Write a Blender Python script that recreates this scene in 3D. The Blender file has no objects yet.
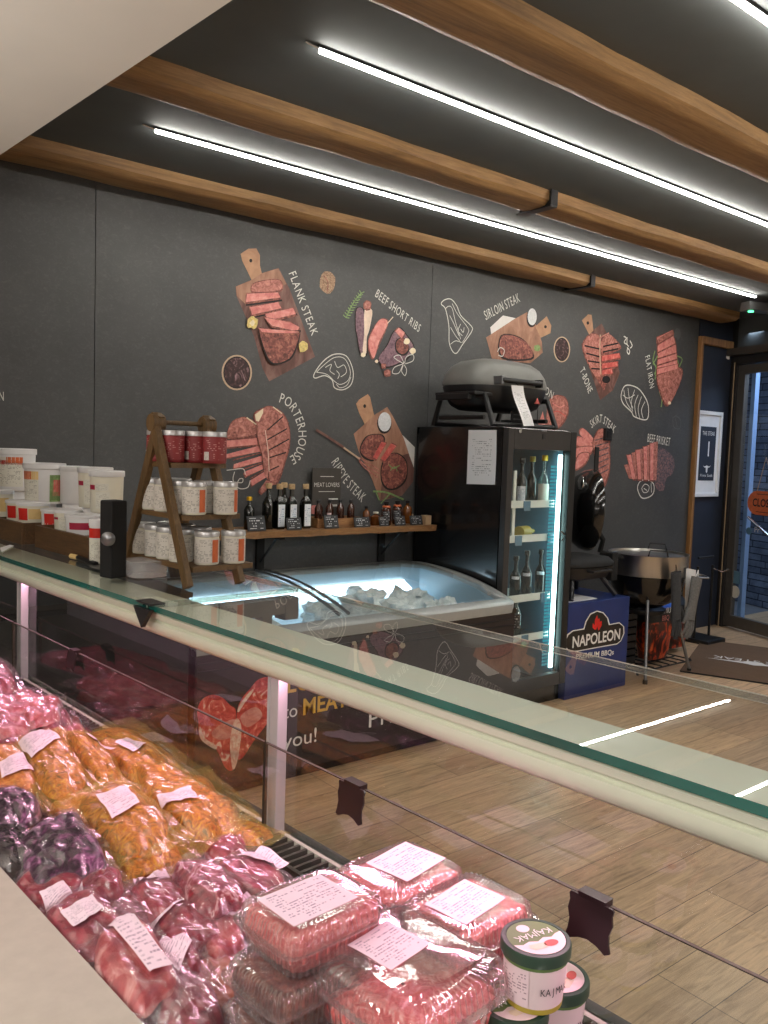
import bpy, bmesh, math, random
from mathutils import Vector, Matrix, noise
random.seed(7)
C = bpy.context.scene.collection
SC = bpy.context.scene
V3 = Vector
# ------------------------------------------------------------------ camera frame (768 x 1024)
F = 840.0; EYE = 1.6
_y, _p, _r = math.radians(38.76), math.radians(4.22), math.radians(1.9)
fh = V3((math.sin(_y), math.cos(_y), 0)); rh = V3((math.cos(_y), -math.sin(_y), 0)); up = V3((0, 0, 1))
cf = fh*math.cos(_p) - up*math.sin(_p); cu0 = up*math.cos(_p) + fh*math.sin(_p)
cr = rh*math.cos(_r) + cu0*math.sin(_r); cu = cu0*math.cos(_r) - rh*math.sin(_r)
CP = V3((0, 0, EYE))
def ray(x, y): return cf + cr*((x-384)/F) - cu*((y-512)/F)
def onz(x, y, z):
    d = ray(x, y); return CP + d*((z-EYE)/d.z)
def onY(x, y, Y):
    d = ray(x, y); return CP + d*(Y/d.y)
def onpl(x, y, p, n):
    d = ray(x, y); return CP + d*((V3(p)-CP).dot(n)/d.dot(n))
_a = math.radians(-4.4)
CD = V3((math.sin(_a), math.cos(_a), 0)); CN = V3((math.cos(_a), -math.sin(_a), 0))
CROT = Matrix(((CN.x, CD.x, 0), (CN.y, CD.y, 0), (0, 0, 1)))   # local x = outward, y = along
CANG = math.atan2(CN.y, CN.x)
def K(t, c, z): return CD*t + CN*c + up*z
def onc(x, y, c): return onpl(x, y, K(0, c, 0), CN)
def tcz(p): return p.dot(CD), p.dot(CN), p.z
def sc_at(p): return F/((p-CP).dot(cf))          # pixels per metre

# ------------------------------------------------------------------ materials
def lin(c):
    if isinstance(c, str):
        c = tuple(int(c[i:i+2], 16) for i in (0, 2, 4))
    return tuple(((x/255)/12.92 if x/255 <= .04045 else ((x/255+.055)/1.055)**2.4) for x in c) + (1,)
MATS = {}
def nm(name):
    m = bpy.data.materials.new(name); m.use_nodes = True; nt = m.node_tree; nt.nodes.clear()
    out = nt.nodes.new('ShaderNodeOutputMaterial'); MATS[name] = m
    return m, nt, out
def L(nt, a, b): nt.links.new(a, b)
def texco(nt, kind='Object', scale=(1, 1, 1)):
    t = nt.nodes.new('ShaderNodeTexCoord'); mp = nt.nodes.new('ShaderNodeMapping'); mp.inputs['Scale'].default_value = scale
    L(nt, t.outputs[kind], mp.inputs['Vector']); return mp.outputs['Vector']
def noise_n(nt, vec, scale, detail=4, rough=.55, dist=0):
    n = nt.nodes.new('ShaderNodeTexNoise'); n.inputs['Scale'].default_value = scale; n.inputs['Detail'].default_value = detail
    n.inputs['Roughness'].default_value = rough; n.inputs['Distortion'].default_value = dist
    L(nt, vec, n.inputs['Vector']); return n.outputs['Fac']
def ramp(nt, fac, stops):
    r = nt.nodes.new('ShaderNodeValToRGB'); e = r.color_ramp.elements
    while len(e) < len(stops): e.new(.5)
    for i, (p, c) in enumerate(stops): e[i].position = p; e[i].color = c if len(c) == 4 else c + (1,)
    L(nt, fac, r.inputs['Fac']); return r.outputs['Color']
def pbsdf(nt, out, base, rough=.5, metal=0, coat=0, spec=.5, ior=None):
    b = nt.nodes.new('ShaderNodeBsdfPrincipled')
    if hasattr(base, 'type') or hasattr(base, 'is_linked'): L(nt, base, b.inputs['Base Color'])
    else: b.inputs['Base Color'].default_value = base
    b.inputs['Roughness'].default_value = rough; b.inputs['Metallic'].default_value = metal
    b.inputs['Coat Weight'].default_value = coat; b.inputs['Coat Roughness'].default_value = .08
    b.inputs['Specular IOR Level'].default_value = spec
    L(nt, b.outputs['BSDF'], out.inputs['Surface']); return b
def bump_n(nt, b, fac, strength, dist=.01):
    u = nt.nodes.new('ShaderNodeBump'); u.inputs['Strength'].default_value = strength; u.inputs['Distance'].default_value = dist
    L(nt, fac, u.inputs['Height']); L(nt, u.outputs['Normal'], b.inputs['Normal'])
def plain(name, col, rough=.5, metal=0, coat=0, vary=.12, scale=20, bump=0, spec=.5, aniso=(1, 1, 1)):
    """a colour with slight uneven tone"""
    m, nt, out = nm(name); c = lin(col)
    f = noise_n(nt, texco(nt, 'Object', aniso), scale)
    lo = tuple(max(0, x*(1-vary)) for x in c[:3]); hi = tuple(min(1, x*(1+vary)) for x in c[:3])
    b = pbsdf(nt, out, ramp(nt, f, [(.3, lo), (.7, hi)]), rough, metal, coat, spec)
    if bump: bump_n(nt, b, f, bump)
    return m
def mottled(name, stops, scale=20, rough=.4, coat=0, dist=.6, detail=6, bump=.3, aniso=(1, 1, 1), bdist=.004, spec=.5):
    m, nt, out = nm(name)
    f = noise_n(nt, texco(nt, 'Object', aniso), scale, detail, .6, dist)
    b = pbsdf(nt, out, ramp(nt, f, [(p, lin(c)) for p, c in stops]), rough, 0, coat, spec)
    if bump: bump_n(nt, b, f, bump, bdist)
    return m
def emit(name, col, s):
    m, nt, out = nm(name); e = nt.nodes.new('ShaderNodeEmission'); e.inputs['Color'].default_value = lin(col); e.inputs['Strength'].default_value = s
    L(nt, e.outputs[0], out.inputs['Surface']); return m
def film(name, tint=(1, 1, 1), base=.05, edge=.5, rough=.1, milky=0.03, bump=0, bscale=30, mcol=(1, .9, .92)):
    """thin clear sheet: see-through with a glossy surface"""
    m, nt, out = nm(name)
    tr = nt.nodes.new('ShaderNodeBsdfTransparent'); tr.inputs['Color'].default_value = tint + (1,)
    gl = nt.nodes.new('ShaderNodeBsdfGlossy'); gl.inputs['Roughness'].default_value = rough
    lw = nt.nodes.new('ShaderNodeLayerWeight'); lw.inputs['Blend'].default_value = .35
    mr = nt.nodes.new('ShaderNodeMapRange'); mr.inputs['To Min'].default_value = base; mr.inputs['To Max'].default_value = edge
    L(nt, lw.outputs['Facing'], mr.inputs['Value'])
    mx = nt.nodes.new('ShaderNodeMixShader'); L(nt, mr.outputs['Result'], mx.inputs['Fac']); L(nt, tr.outputs[0], mx.inputs[1]); L(nt, gl.outputs[0], mx.inputs[2])
    last = mx
    if milky:
        df = nt.nodes.new('ShaderNodeBsdfDiffuse'); df.inputs['Color'].default_value = mcol + (1,)
        m2 = nt.nodes.new('ShaderNodeMixShader'); m2.inputs['Fac'].default_value = milky
        L(nt, mx.outputs[0], m2.inputs[1]); L(nt, df.outputs[0], m2.inputs[2]); last = m2
    if bump:
        u = nt.nodes.new('ShaderNodeBump'); u.inputs['Strength'].default_value = bump; u.inputs['Distance'].default_value = .01
        f = noise_n(nt, texco(nt), bscale, 3, .5, .8); L(nt, f, u.inputs['Height'])
        L(nt, u.outputs['Normal'], gl.inputs['Normal']); L(nt, u.outputs['Normal'], lw.inputs['Normal'])
    L(nt, last.outputs[0], out.inputs['Surface']); return m
def glass(name, tint=(.97, .99, .98), ior=1.5, gain=1.0):
    """a pane face: see-through with a mirror-like Fresnel reflection"""
    m, nt, out = nm(name)
    tr = nt.nodes.new('ShaderNodeBsdfTransparent'); tr.inputs['Color'].default_value = tint + (1,)
    gl = nt.nodes.new('ShaderNodeBsdfGlossy'); gl.inputs['Roughness'].default_value = 0.0
    # Schlick reflectance, the same from either side of the pane
    gm = nt.nodes.new('ShaderNodeNewGeometry'); dp = nt.nodes.new('ShaderNodeVectorMath'); dp.operation = 'DOT_PRODUCT'
    L(nt, gm.outputs['Normal'], dp.inputs[0]); L(nt, gm.outputs['Incoming'], dp.inputs[1])
    def MM(op, x, y):
        n = nt.nodes.new('ShaderNodeMath'); n.operation = op; n.use_clamp = op != 'MULTIPLY_ADD'
        for i, k in enumerate((x, y)):
            if k is None: continue
            if isinstance(k, (int, float)): n.inputs[i].default_value = k
            else: L(nt, k, n.inputs[i])
        return n.outputs[0]
    c5 = MM('POWER', MM('SUBTRACT', 1.0, MM('ABSOLUTE', dp.outputs['Value'], None)), 5.0)
    r0 = ((ior-1)/(ior+1))**2*1.7*gain
    mm = nt.nodes.new('ShaderNodeMath'); mm.operation = 'MULTIPLY_ADD'; L(nt, c5, mm.inputs[0]); mm.inputs[1].default_value = gain*.96; mm.inputs[2].default_value = r0; mm.use_clamp = True
    mx = nt.nodes.new('ShaderNodeMixShader'); L(nt, mm.outputs[0], mx.inputs['Fac']); L(nt, tr.outputs[0], mx.inputs[1]); L(nt, gl.outputs[0], mx.inputs[2])
    L(nt, mx.outputs[0], out.inputs['Surface']); return m
def printed(name, paper, ink, rows=12, cols=46, fill=.5, margin=.08, block=None, rough=.5):
    """paper carrying faint rows of unreadable small print (uv mapped)"""
    m, nt, out = nm(name)
    t = nt.nodes.new('ShaderNodeTexCoord'); sp = nt.nodes.new('ShaderNodeSeparateXYZ'); L(nt, t.outputs['UV'], sp.inputs[0])
    def M(op, a, b=None):
        n = nt.nodes.new('ShaderNodeMath'); n.operation = op
        for i, x in enumerate((a, b)):
            if x is None: continue
            if isinstance(x, (int, float)): n.inputs[i].default_value = x
            else: L(nt, x, n.inputs[i])
        return n.outputs[0]
    u, v = sp.outputs[0], sp.outputs[1]
    row = M('FLOOR', M('MULTIPLY', v, rows)); fr = M('FRACT', M('MULTIPLY', v, rows))
    line = M('MULTIPLY', M('GREATER_THAN', fr, .3), M('LESS_THAN', fr, .72))
    cb = nt.nodes.new('ShaderNodeCombineXYZ'); L(nt, M('FLOOR', M('MULTIPLY', u, cols)), cb.inputs[0]); L(nt, M('MULTIPLY', row, 7.3), cb.inputs[1])
    wn = nt.nodes.new('ShaderNodeTexWhiteNoise'); wn.noise_dimensions = '3D'; L(nt, cb.outputs[0], wn.inputs['Vector'])
    ch = M('LESS_THAN', wn.outputs['Value'], fill)
    cb2 = nt.nodes.new('ShaderNodeCombineXYZ'); L(nt, M('FLOOR', M('MULTIPLY', u, 4)), cb2.inputs[0]); L(nt, M('MULTIPLY', row, 3.1), cb2.inputs[1])
    wn2 = nt.nodes.new('ShaderNodeTexWhiteNoise'); L(nt, cb2.outputs[0], wn2.inputs['Vector'])
    on = M('LESS_THAN', wn2.outputs['Value'], .72)
    ins = M('MULTIPLY', M('MULTIPLY', M('GREATER_THAN', u, margin), M('LESS_THAN', u, 1-margin)), M('MULTIPLY', M('GREATER_THAN', v, margin), M('LESS_THAN', v, 1-margin)))
    k = M('MULTIPLY', M('MULTIPLY', line, ch), M('MULTIPLY', on, ins))
    mx = nt.nodes.new('ShaderNodeMix'); mx.data_type = 'RGBA'; L(nt, k, mx.inputs[0]); mx.inputs[6].default_value = lin(paper); mx.inputs[7].default_value = lin(ink)
    pbsdf(nt, out, mx.outputs[2], rough); return m

# ------------------------------------------------------------------ mesh builder
class MB:
    def __init__(s): s.v = []; s.f = []; s.m = []; s.s = []; s.uv = []; s.mats = []
    def mi(s, m):
        m = MATS[m] if isinstance(m, str) else m
        if m not in s.mats: s.mats.append(m)
        return s.mats.index(m)
    def add(s, vs, fs, m, smooth=False, uvs=None):
        o = len(s.v); k = s.mi(m); s.v += [tuple(x) for x in vs]
        for i, f in enumerate(fs):
            s.f.append([o+j for j in f]); s.m.append(k); s.s.append(smooth)
            s.uv.append([uvs[j] for j in f] if uvs else [(0, 0)]*len(f))
        return s
    def box(s, c, d, m, R=None):
        c = V3(c); x, y, z = d[0]/2, d[1]/2, d[2]/2
        vs = [V3(q) for q in ((-x, -y, -z), (x, -y, -z), (x, y, -z), (-x, y, -z), (-x, -y, z), (x, -y, z), (x, y, z), (-x, y, z))]
        vs = [c + (R @ q if R else q) for q in vs]
        return s.add(vs, [(0, 3, 2, 1), (4, 5, 6, 7), (0, 1, 5, 4), (1, 2, 6, 5), (2, 3, 7, 6), (3, 0, 4, 7)], m)
    def lathe(s, prof, m, seg=24, M=None, smooth=True, sx=1, sy=1):
        M = M or Matrix.Identity(4); vs = []; fs = []; n = len(prof)
        for r, z in prof:
            for k in range(seg):
                a = 2*math.pi*k/seg; vs.append(M @ V3((r*math.cos(a)*sx, r*math.sin(a)*sy, z)))
        for i in range(n-1):
            for k in range(seg):
                k2 = (k+1) % seg; fs.append((i*seg+k, i*seg+k2, (i+1)*seg+k2, (i+1)*seg+k))
        if prof[0][0] > 1e-5: fs.append(tuple(reversed(range(seg))))
        if prof[-1][0] > 1e-5: fs.append(tuple(range((n-1)*seg, n*seg)))
        return s.add(vs, fs, m, smooth)
    def tube(s, pts, r, m, seg=8, smooth=True):
        pts = [V3(p) for p in pts]; vs = []; fs = []; n = len(pts); rs = r if isinstance(r, (list, tuple)) else [r]*n
        ref = V3((0, 0, 1))
        for i, p in enumerate(pts):
            d = (pts[min(i+1, n-1)] - pts[max(i-1, 0)]).normalized()
            a = d.cross(ref if abs(d.dot(ref)) < .95 else V3((1, 0, 0))).normalized(); b = d.cross(a)
            for k in range(seg):
                t = 2*math.pi*k/seg; vs.append(p + (a*math.cos(t) + b*math.sin(t))*rs[i])
        for i in range(n-1):
            for k in range(seg):
                k2 = (k+1) % seg; fs.append((i*seg+k, i*seg+k2, (i+1)*seg+k2, (i+1)*seg+k))
        fs.append(tuple(reversed(range(seg)))); fs.append(tuple(range((n-1)*seg, n*seg)))
        return s.add(vs, fs, m, smooth)
    def sheet(s, fn, nu, nv, m, smooth=True, flip=False):
        vs = []; uv = []; fs = []
        for i in range(nu+1):
            for j in range(nv+1):
                u, v = i/nu, j/nv; vs.append(fn(u, v)); uv.append((u, v))
        for i in range(nu):
            for j in range(nv):
                a = i*(nv+1)+j; q = (a, a+nv+1, a+nv+2, a+1); fs.append(tuple(reversed(q)) if flip else q)
        return s.add(vs, fs, m, smooth, uv)
    def quad(s, a, b, c, d, m):
        return s.add([a, b, c, d], [(0, 1, 2, 3)], m, False, [(0, 0), (1, 0), (1, 1), (0, 1)])
    def prism(s, pts, off, m, m2=None):
        pts = [V3(p) for p in pts]; off = V3(off); n = len(pts)
        s.add(pts + [p+off for p in pts], [tuple(reversed(range(n))), tuple(range(n, 2*n))], m)
        return s.add(pts + [p+off for p in pts], [(i, (i+1) % n, n+(i+1) % n, n+i) for i in range(n)], m2 or m)
    def text(s, txt, org, ex, ey, h, m, align='L', cond=1.0):
        vs, fs, w = text_geo(txt); org = V3(org); ex = V3(ex).normalized(); ey = V3(ey).normalized()
        o = {'L': 0, 'C': -w/2, 'R': -w}[align]
        return s.add([org + ex*((x+o)*h*cond) + ey*(y*h) for x, y in vs], fs, m)
    def build(s, name, parent=None, loc=None, bevel=0, bseg=2):
        me = bpy.data.meshes.new(name); org = V3(loc) if loc is not None else V3((0, 0, 0))
        base = V3(parent.location) if parent else V3((0, 0, 0))
        pp = parent
        while pp and pp.parent: pp = pp.parent; base = base + V3(pp.location)
        if parent and loc is None: org = base
        me.from_pydata([tuple(V3(v)-org) for v in s.v], [], s.f)
        for m in s.mats: me.materials.append(m)
        me.polygons.foreach_set('material_index', s.m); me.polygons.foreach_set('use_smooth', s.s)
        ul = me.uv_layers.new(name='UVMap'); ul.data.foreach_set('uv', [c for f in s.uv for q in f for c in q])
        me.validate(); me.update()
        if any(s.s): me.set_sharp_from_angle(angle=math.radians(42))
        o = bpy.data.objects.new(name, me); C.objects.link(o); o.location = org - base if parent else org
        if parent: o.parent = parent
        if bevel:
            b = o.modifiers.new('edge', 'BEVEL'); b.width = bevel; b.segments = bseg; b.limit_method = 'ANGLE'
        return o
_tg = {}
BOLD = ('NAPOLEON', 'LOVE', 'MEAT', 'CLOSED', '1', 'PREMIUM BBQs')
def text_geo(t):
    if t not in _tg:
        cv = bpy.data.curves.new('t', 'FONT'); cv.body = t; cv.size = 1.0; cv.resolution_u = 3; cv.offset = .022 if t in BOLD else 0
        o = bpy.data.objects.new('t', cv); C.objects.link(o)
        me = bpy.data.meshes.new_from_object(o.evaluated_get(bpy.context.evaluated_depsgraph_get()))
        k = 1/.69
        vs = [(v.co.x*k, v.co.y*k) for v in me.vertices]; fs = [tuple(p.vertices) for p in me.polygons]
        w = max([x for x, y in vs] + [.3])
        C.objects.unlink(o); bpy.data.objects.remove(o); bpy.data.curves.remove(cv); bpy.data.meshes.remove(me)
        _tg[t] = (vs, fs, w)
    return _tg[t]
def tag(o, label, cat, group=None):
    o['label'] = label; o['category'] = cat
    if group: o['group'] = group
    return o
def thing(name, label, cat, loc=(0, 0, 0), group=None):
    o = bpy.data.objects.new(name, None); o.empty_display_size = .05; C.objects.link(o); o.location = loc
    return tag(o, label, cat, group)
def struct(o): o['kind'] = 'structure'; return o
def clone(root, loc, label, group=None, rotz=None, scale=None):
    r = root.copy(); C.objects.link(r); r.location = loc; r['label'] = label
    if rotz is not None: r.rotation_euler = (0, 0, rotz)
    if scale is not None: r.scale = scale
    if group: r['group'] = group
    for ch in list(root.children):
        c = ch.copy(); C.objects.link(c); c.parent = r
        for g in list(ch.children):
            d = g.copy(); C.objects.link(d); d.parent = c
    return r
ORD = ['first', 'second', 'third', 'fourth', 'fifth', 'sixth', 'seventh', 'eighth', 'ninth', 'tenth', 'eleventh', 'twelfth']
def spline(pts, closed=True, n=5):
    P = [V3(p) for p in pts]; N = len(P); o = []
    for i in range(N if closed else N-1):
        p0 = P[(i-1) % N] if closed or i > 0 else P[i]; p1 = P[i]; p2 = P[(i+1) % N]; p3 = P[(i+2) % N] if closed or i+2 < N else P[(i+1) % N]
        for k in range(n):
            t = k/n; o.append(.5*((2*p1)+(p2-p0)*t+(2*p0-5*p1+4*p2-p3)*t*t+(3*p1-p0-3*p2+p3)*t**3))
    if not closed: o.append(P[-1])
    return o
def nz(x, y=0, z=0): return noise.noise(V3((x, y, z)))

# ------------------------------------------------------------------ material library
plain('white_paint', (205, 200, 190), .6, vary=.04, scale=4)
plain('soffit_paint', (198, 192, 182), .7, vary=.03, scale=3)
plain('ceiling_dark', (84, 88, 88), .8, vary=.1, scale=3)
plain('navy_paint', (40, 46, 60), .6, vary=.12, scale=5)
plain('black_plastic', (22, 22, 24), .42, vary=.15)
plain('black_gloss', (12, 12, 13), .16, vary=.1, coat=.4)
plain('black_matte', (20, 20, 21), .8, vary=.2)
plain('fridge_black', (13, 13, 15), .26, vary=.1, scale=6, coat=.5)
plain('grey_metal', (130, 130, 132), .35, .85, vary=.06)
plain('dark_metal', (58, 58, 60), .4, .7, vary=.1)
plain('steel', (205, 205, 205), .22, 1, vary=.05, scale=8, aniso=(1, 1, 12))
plain('steel_brushed', (196, 192, 186), .3, 1, vary=.1, scale=14, aniso=(1, 1, .1))
plain('canopy_white', (222, 226, 206), .38, vary=.03, scale=5)
plain('post_grey', (184, 182, 184), .4, .1, vary=.04)
plain('worktop_grey', (186, 178, 166), .55, vary=.05, scale=40)
plain('frame_grey', (92, 86, 80), .45, .3, vary=.08)
plain('frame_dark', (45, 42, 41), .5, vary=.1)
plain('white_plastic', (228, 228, 230), .35, vary=.03)
plain('white_paper', (230, 230, 232), .6, vary=.03)
plain('ivory_plastic', (226, 222, 205), .38, vary=.04)
plain('lid_silver', (196, 194, 194), .35, .5, vary=.08)
plain('red_label', (138, 46, 48), .45, vary=.12, scale=60)
plain('bright_red', (200, 40, 30), .45, vary=.1)
plain('magenta_label', (165, 34, 66), .45, vary=.1)
plain('orange_label', (205, 100, 52), .45, vary=.12, scale=50)
plain('yellow_label', (222, 190, 130), .5, vary=.1)
plain('yellow_plastic', (225, 180, 30), .4, vary=.08)
plain('cork', (190, 160, 120), .8, vary=.2, scale=120)
plain('green_lid', (42, 66, 52), .42, vary=.1)
plain('print_green', (98, 124, 70), .5, vary=.1)
plain('gold_band', (178, 160, 60), .4, vary=.1)
plain('pale_pink', (236, 214, 216), .5, vary=.04)
plain('bottle_dark', (18, 20, 16), .12, vary=.2, coat=.5)
plain('sauce_brown', (62, 30, 18), .15, vary=.3, coat=.5)
plain('amber_jar', (110, 62, 24), .2, vary=.3, coat=.4)
plain('chalk', (214, 212, 206), .9, vary=.12, scale=200)
plain('chalk_faint', (96, 96, 98), .9, vary=.2, scale=200)
plain('white_ink', (232, 232, 230), .6, vary=.03)
plain('gold_ink', (222, 176, 66), .6, vary=.06)
plain('black_ink', (28, 26, 28), .7, vary=.1)
plain('slate', (44, 46, 50), .8, vary=.2, scale=60)
plain('box_blue', (28, 48, 108), .42, vary=.12, scale=6)
plain('box_blue_dark', (20, 32, 72), .5, vary=.12, scale=6)
plain('logo_black', (30, 24, 20), .5, vary=.1)
plain('flame_red', (214, 34, 28), .5, vary=.1)
plain('bag_blue', (40, 96, 205), .35, vary=.15)
plain('glove_dark', (58, 60, 64), .9, vary=.2, scale=90, bump=.3)
plain('glove_grey', (104, 104, 104), .9, vary=.2, scale=90, bump=.3)
plain('sign_orange', (196, 98, 56), .7, vary=.15, scale=40)
plain('tag_blue', (92, 128, 150), .5, vary=.06)
plain('shelf_white', (225, 232, 226), .4, vary=.03)
plain('freezer_inner', (176, 200, 214), .35, vary=.05, scale=5)
plain('freezer_rim', (168, 172, 172), .3, .3, vary=.05)
plain('freezer_front', (40, 32, 36), .35, vary=.1)
plain('sand_label', (214, 208, 196), .5, vary=.06)
plain('card_brown', (176, 150, 118), .8, vary=.1)
plain('card_dark', (64, 60, 56), .5)
plain('staff_wall', (92, 88, 84), .8, vary=.05)
plain('grill_grey', (116, 116, 113), .45, .1, vary=.06, scale=10)
plain('kettle_black', (14, 14, 14), .18, vary=.1, coat=.6)
plain('clip_brown', (34, 18, 22), .3, vary=.15)
plain('stone_ground', (110, 110, 115), .8, vary=.2, scale=6)
plain('daylit_reveal', (150, 178, 220), .6, vary=.05)  # bluish daylight put into the colour of a white reveal
plain('cable_green', (60, 120, 70), .5)
emit('led', (255, 250, 240), 64)
emit('led_fridge', (205, 252, 250), 9)
emit('led_reflection_glow', (60, 160, 175), .8)  # glow of the modelled strip reflection in the fridge
emit('led_freezer', (225, 245, 255), 5)
emit('led_exit', (90, 255, 160), 4)
emit('led_case', (255, 196, 214), 2)
glass('clear_glass', gain=1.0)
glass('front_glass', (.93, .95, .94), gain=1.25)
glass('door_glass', (.8, .88, .95), gain=.7)
plain('glass_edge', (14, 92, 84), .08, vary=.5, scale=3, coat=.6)
film('glass_edge_clear', (.62, .72, .68), .1, .5, .1, .1)
plain('glass_line', (66, 58, 48), .4, vary=.2)
film('bag_film', (1, .97, .98), .05, .45, .17, .06, .2, 14, (1, .66, .76))  # pink milky part imitates lamp sheen on the film
film('bag_film_dark', (1, .96, 1), .05, .42, .16, .02, .2, 20, (1, .7, .9))
film('bag_film_orange', (1, .93, .72), .04, .32, .2, .16, .2, 14, (1, .7, .2))
film('clear_plastic', (.97, .93, .94), .12, .72, .08, .06, .05, 40, (1, .88, .9))
film('bucket_clear', (.95, .95, .97), .1, .5, .15, .25, 0, 30, (.9, .88, .92))
film('bottle_clear', (.75, .85, .8), .08, .6, .05, .03)
printed('label_print', (244, 222, 234), (176, 150, 172), 15, 64, .5)
printed('jar_print', (214, 208, 200), (150, 144, 138), 18, 26, .5, .06)
printed('bucket_print', (222, 220, 208), (160, 156, 146), 22, 30, .45, .08)
printed('notice_print', (232, 232, 234), (160, 160, 164), 26, 50, .45, .16)
printed('tag_print', (42, 44, 48), (200, 204, 206), 5, 14, .6, .1)
printed('red_print', (140, 48, 50), (190, 130, 124), 12, 20, .25, .05)
printed('tub_print', (238, 214, 220), (170, 140, 150), 12, 22, .5, .06)
printed('bottle_print', (222, 228, 236), (130, 150, 180), 12, 10, .4, .1)
def wood(name, lo, mid, hi, axis='x', scale=3.0, rough=.55, knots=True, bump=.25):
    m, nt, out = nm(name)
    sc = {'x': (.35, 5, 5), 'y': (5, .35, 5), 'z': (5, 5, .35)}[axis]
    vec = texco(nt, 'Object', sc); f = noise_n(nt, vec, scale, 8, .65, 1.6)
    f2 = noise_n(nt, texco(nt, 'Object', tuple(x*3 for x in sc)), scale*3, 6, .7, .6)
    mx = nt.nodes.new('ShaderNodeMath'); mx.operation = 'ADD'; L(nt, f, mx.inputs[0]); L(nt, f2, mx.inputs[1])
    hf = nt.nodes.new('ShaderNodeMath'); hf.operation = 'MULTIPLY'; hf.inputs[1].default_value = .5; L(nt, mx.outputs[0], hf.inputs[0])
    b = pbsdf(nt, out, ramp(nt, hf.outputs[0], [(.32, lin(lo)), (.5, lin(mid)), (.68, lin(hi))]), rough)
    bump_n(nt, b, hf.outputs[0], bump, .006); return m
wood('beam_wood', (98, 72, 44), (140, 106, 66), (168, 132, 88), 'x', 1.6)
wood('trim_wood', (104, 72, 40), (140, 100, 58), (170, 126, 78), 'z', 3)
wood('shelf_wood', (104, 72, 44), (148, 106, 66), (180, 136, 90), 'x', 4)
wood('rack_wood', (62, 46, 26), (98, 74, 44), (124, 96, 60), 'z', 6)
wood('rack_board', (66, 48, 28), (104, 78, 48), (130, 100, 62), 'y', 6)
wood('crate_wood', (56, 38, 22), (86, 60, 36), (112, 80, 48), 'y', 5)
wood('mat_fibre', (84, 62, 44), (98, 74, 54), (112, 86, 64), 'y', 14, .95)
def wall_mat():
    m, nt, out = nm('slate_wall')
    v = texco(nt); f = noise_n(nt, v, 1.3, 5, .6); g = noise_n(nt, texco(nt, 'Object', (1, 1, 1.4)), 38, 6, .75, 1.2)
    a = ramp(nt, f, [(.3, (.05, .051, .053)), (.7, (.078, .079, .08))]); s = ramp(nt, g, [(.5, (0, 0, 0)), (.8, (.07, .07, .068))])
    mx = nt.nodes.new('ShaderNodeMix'); mx.data_type = 'RGBA'; mx.blend_type = 'ADD'; mx.inputs[0].default_value = .6
    L(nt, a, mx.inputs[6]); L(nt, s, mx.inputs[7]); b = pbsdf(nt, out, mx.outputs[2], .55); bump_n(nt, b, g, .12, .004)
wall_mat()
def floor_mat():
    m, nt, out = nm('oak_floor')
    v = texco(nt); mp = nt.nodes.new('ShaderNodeMapping'); mp.inputs['Location'].default_value = (-2.27+2.4, -1.39+3.8, 0); L(nt, v, mp.inputs['Vector'])
    br = nt.nodes.new('ShaderNodeTexBrick'); br.offset = .5; br.offset_frequency = 4; br.squash = 1
    for k, x in (('Scale', 1), ('Mortar Size', .0016), ('Mortar Smooth', .1), ('Bias', 0), ('Brick Width', 1.2), ('Row Height', .19)): br.inputs[k].default_value = x
    br.inputs['Color1'].default_value = lin((190, 158, 126)); br.inputs['Color2'].default_value = lin((216, 184, 148)); br.inputs['Mortar'].default_value = lin((84, 66, 50))
    L(nt, mp.outputs[0], br.inputs['Vector'])
    g = noise_n(nt, texco(nt, 'Object', (1.2, 14, 1)), 3.0, 9, .68, 1.4)
    gr = ramp(nt, g, [(.28, (.42, .38, .34)), (.5, (.86, .84, .82)), (.72, (1.16, 1.13, 1.08))])
    mx = nt.nodes.new('ShaderNodeMix'); mx.data_type = 'RGBA'; mx.blend_type = 'MULTIPLY'; mx.inputs[0].default_value = 1
    L(nt, br.outputs['Color'], mx.inputs[6]); L(nt, gr, mx.inputs[7])
    b = pbsdf(nt, out, mx.outputs[2], .38); bump_n(nt, b, g, .08, .003)
floor_mat()
def stone_mat():
    m, nt, out = nm('ledge_stone')
    br = nt.nodes.new('ShaderNodeTexBrick'); br.offset = .37; br.squash = .7; br.squash_frequency = 3
    for k, x in (('Scale', 1), ('Mortar Size', .006), ('Brick Width', .42), ('Row Height', .075)): br.inputs[k].default_value = x
    br.inputs['Color1'].default_value = lin((112, 124, 146)); br.inputs['Color2'].default_value = lin((66, 76, 98)); br.inputs['Mortar'].default_value = lin((32, 38, 52))
    L(nt, texco(nt, 'UV', (3, 3.2, 1)), br.inputs['Vector'])
    g = noise_n(nt, texco(nt), 9, 6, .7)
    mx = nt.nodes.new('ShaderNodeMix'); mx.data_type = 'RGBA'; mx.blend_type = 'MULTIPLY'; mx.inputs[0].default_value = .8
    L(nt, br.outputs['Color'], mx.inputs[6]); L(nt, ramp(nt, g, [(.3, (.45, .45, .5)), (.7, (1.2, 1.2, 1.2))]), mx.inputs[7])
    b = pbsdf(nt, out, mx.outputs[2], .85); bump_n(nt, b, g, .6, .02)
stone_mat()
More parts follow.
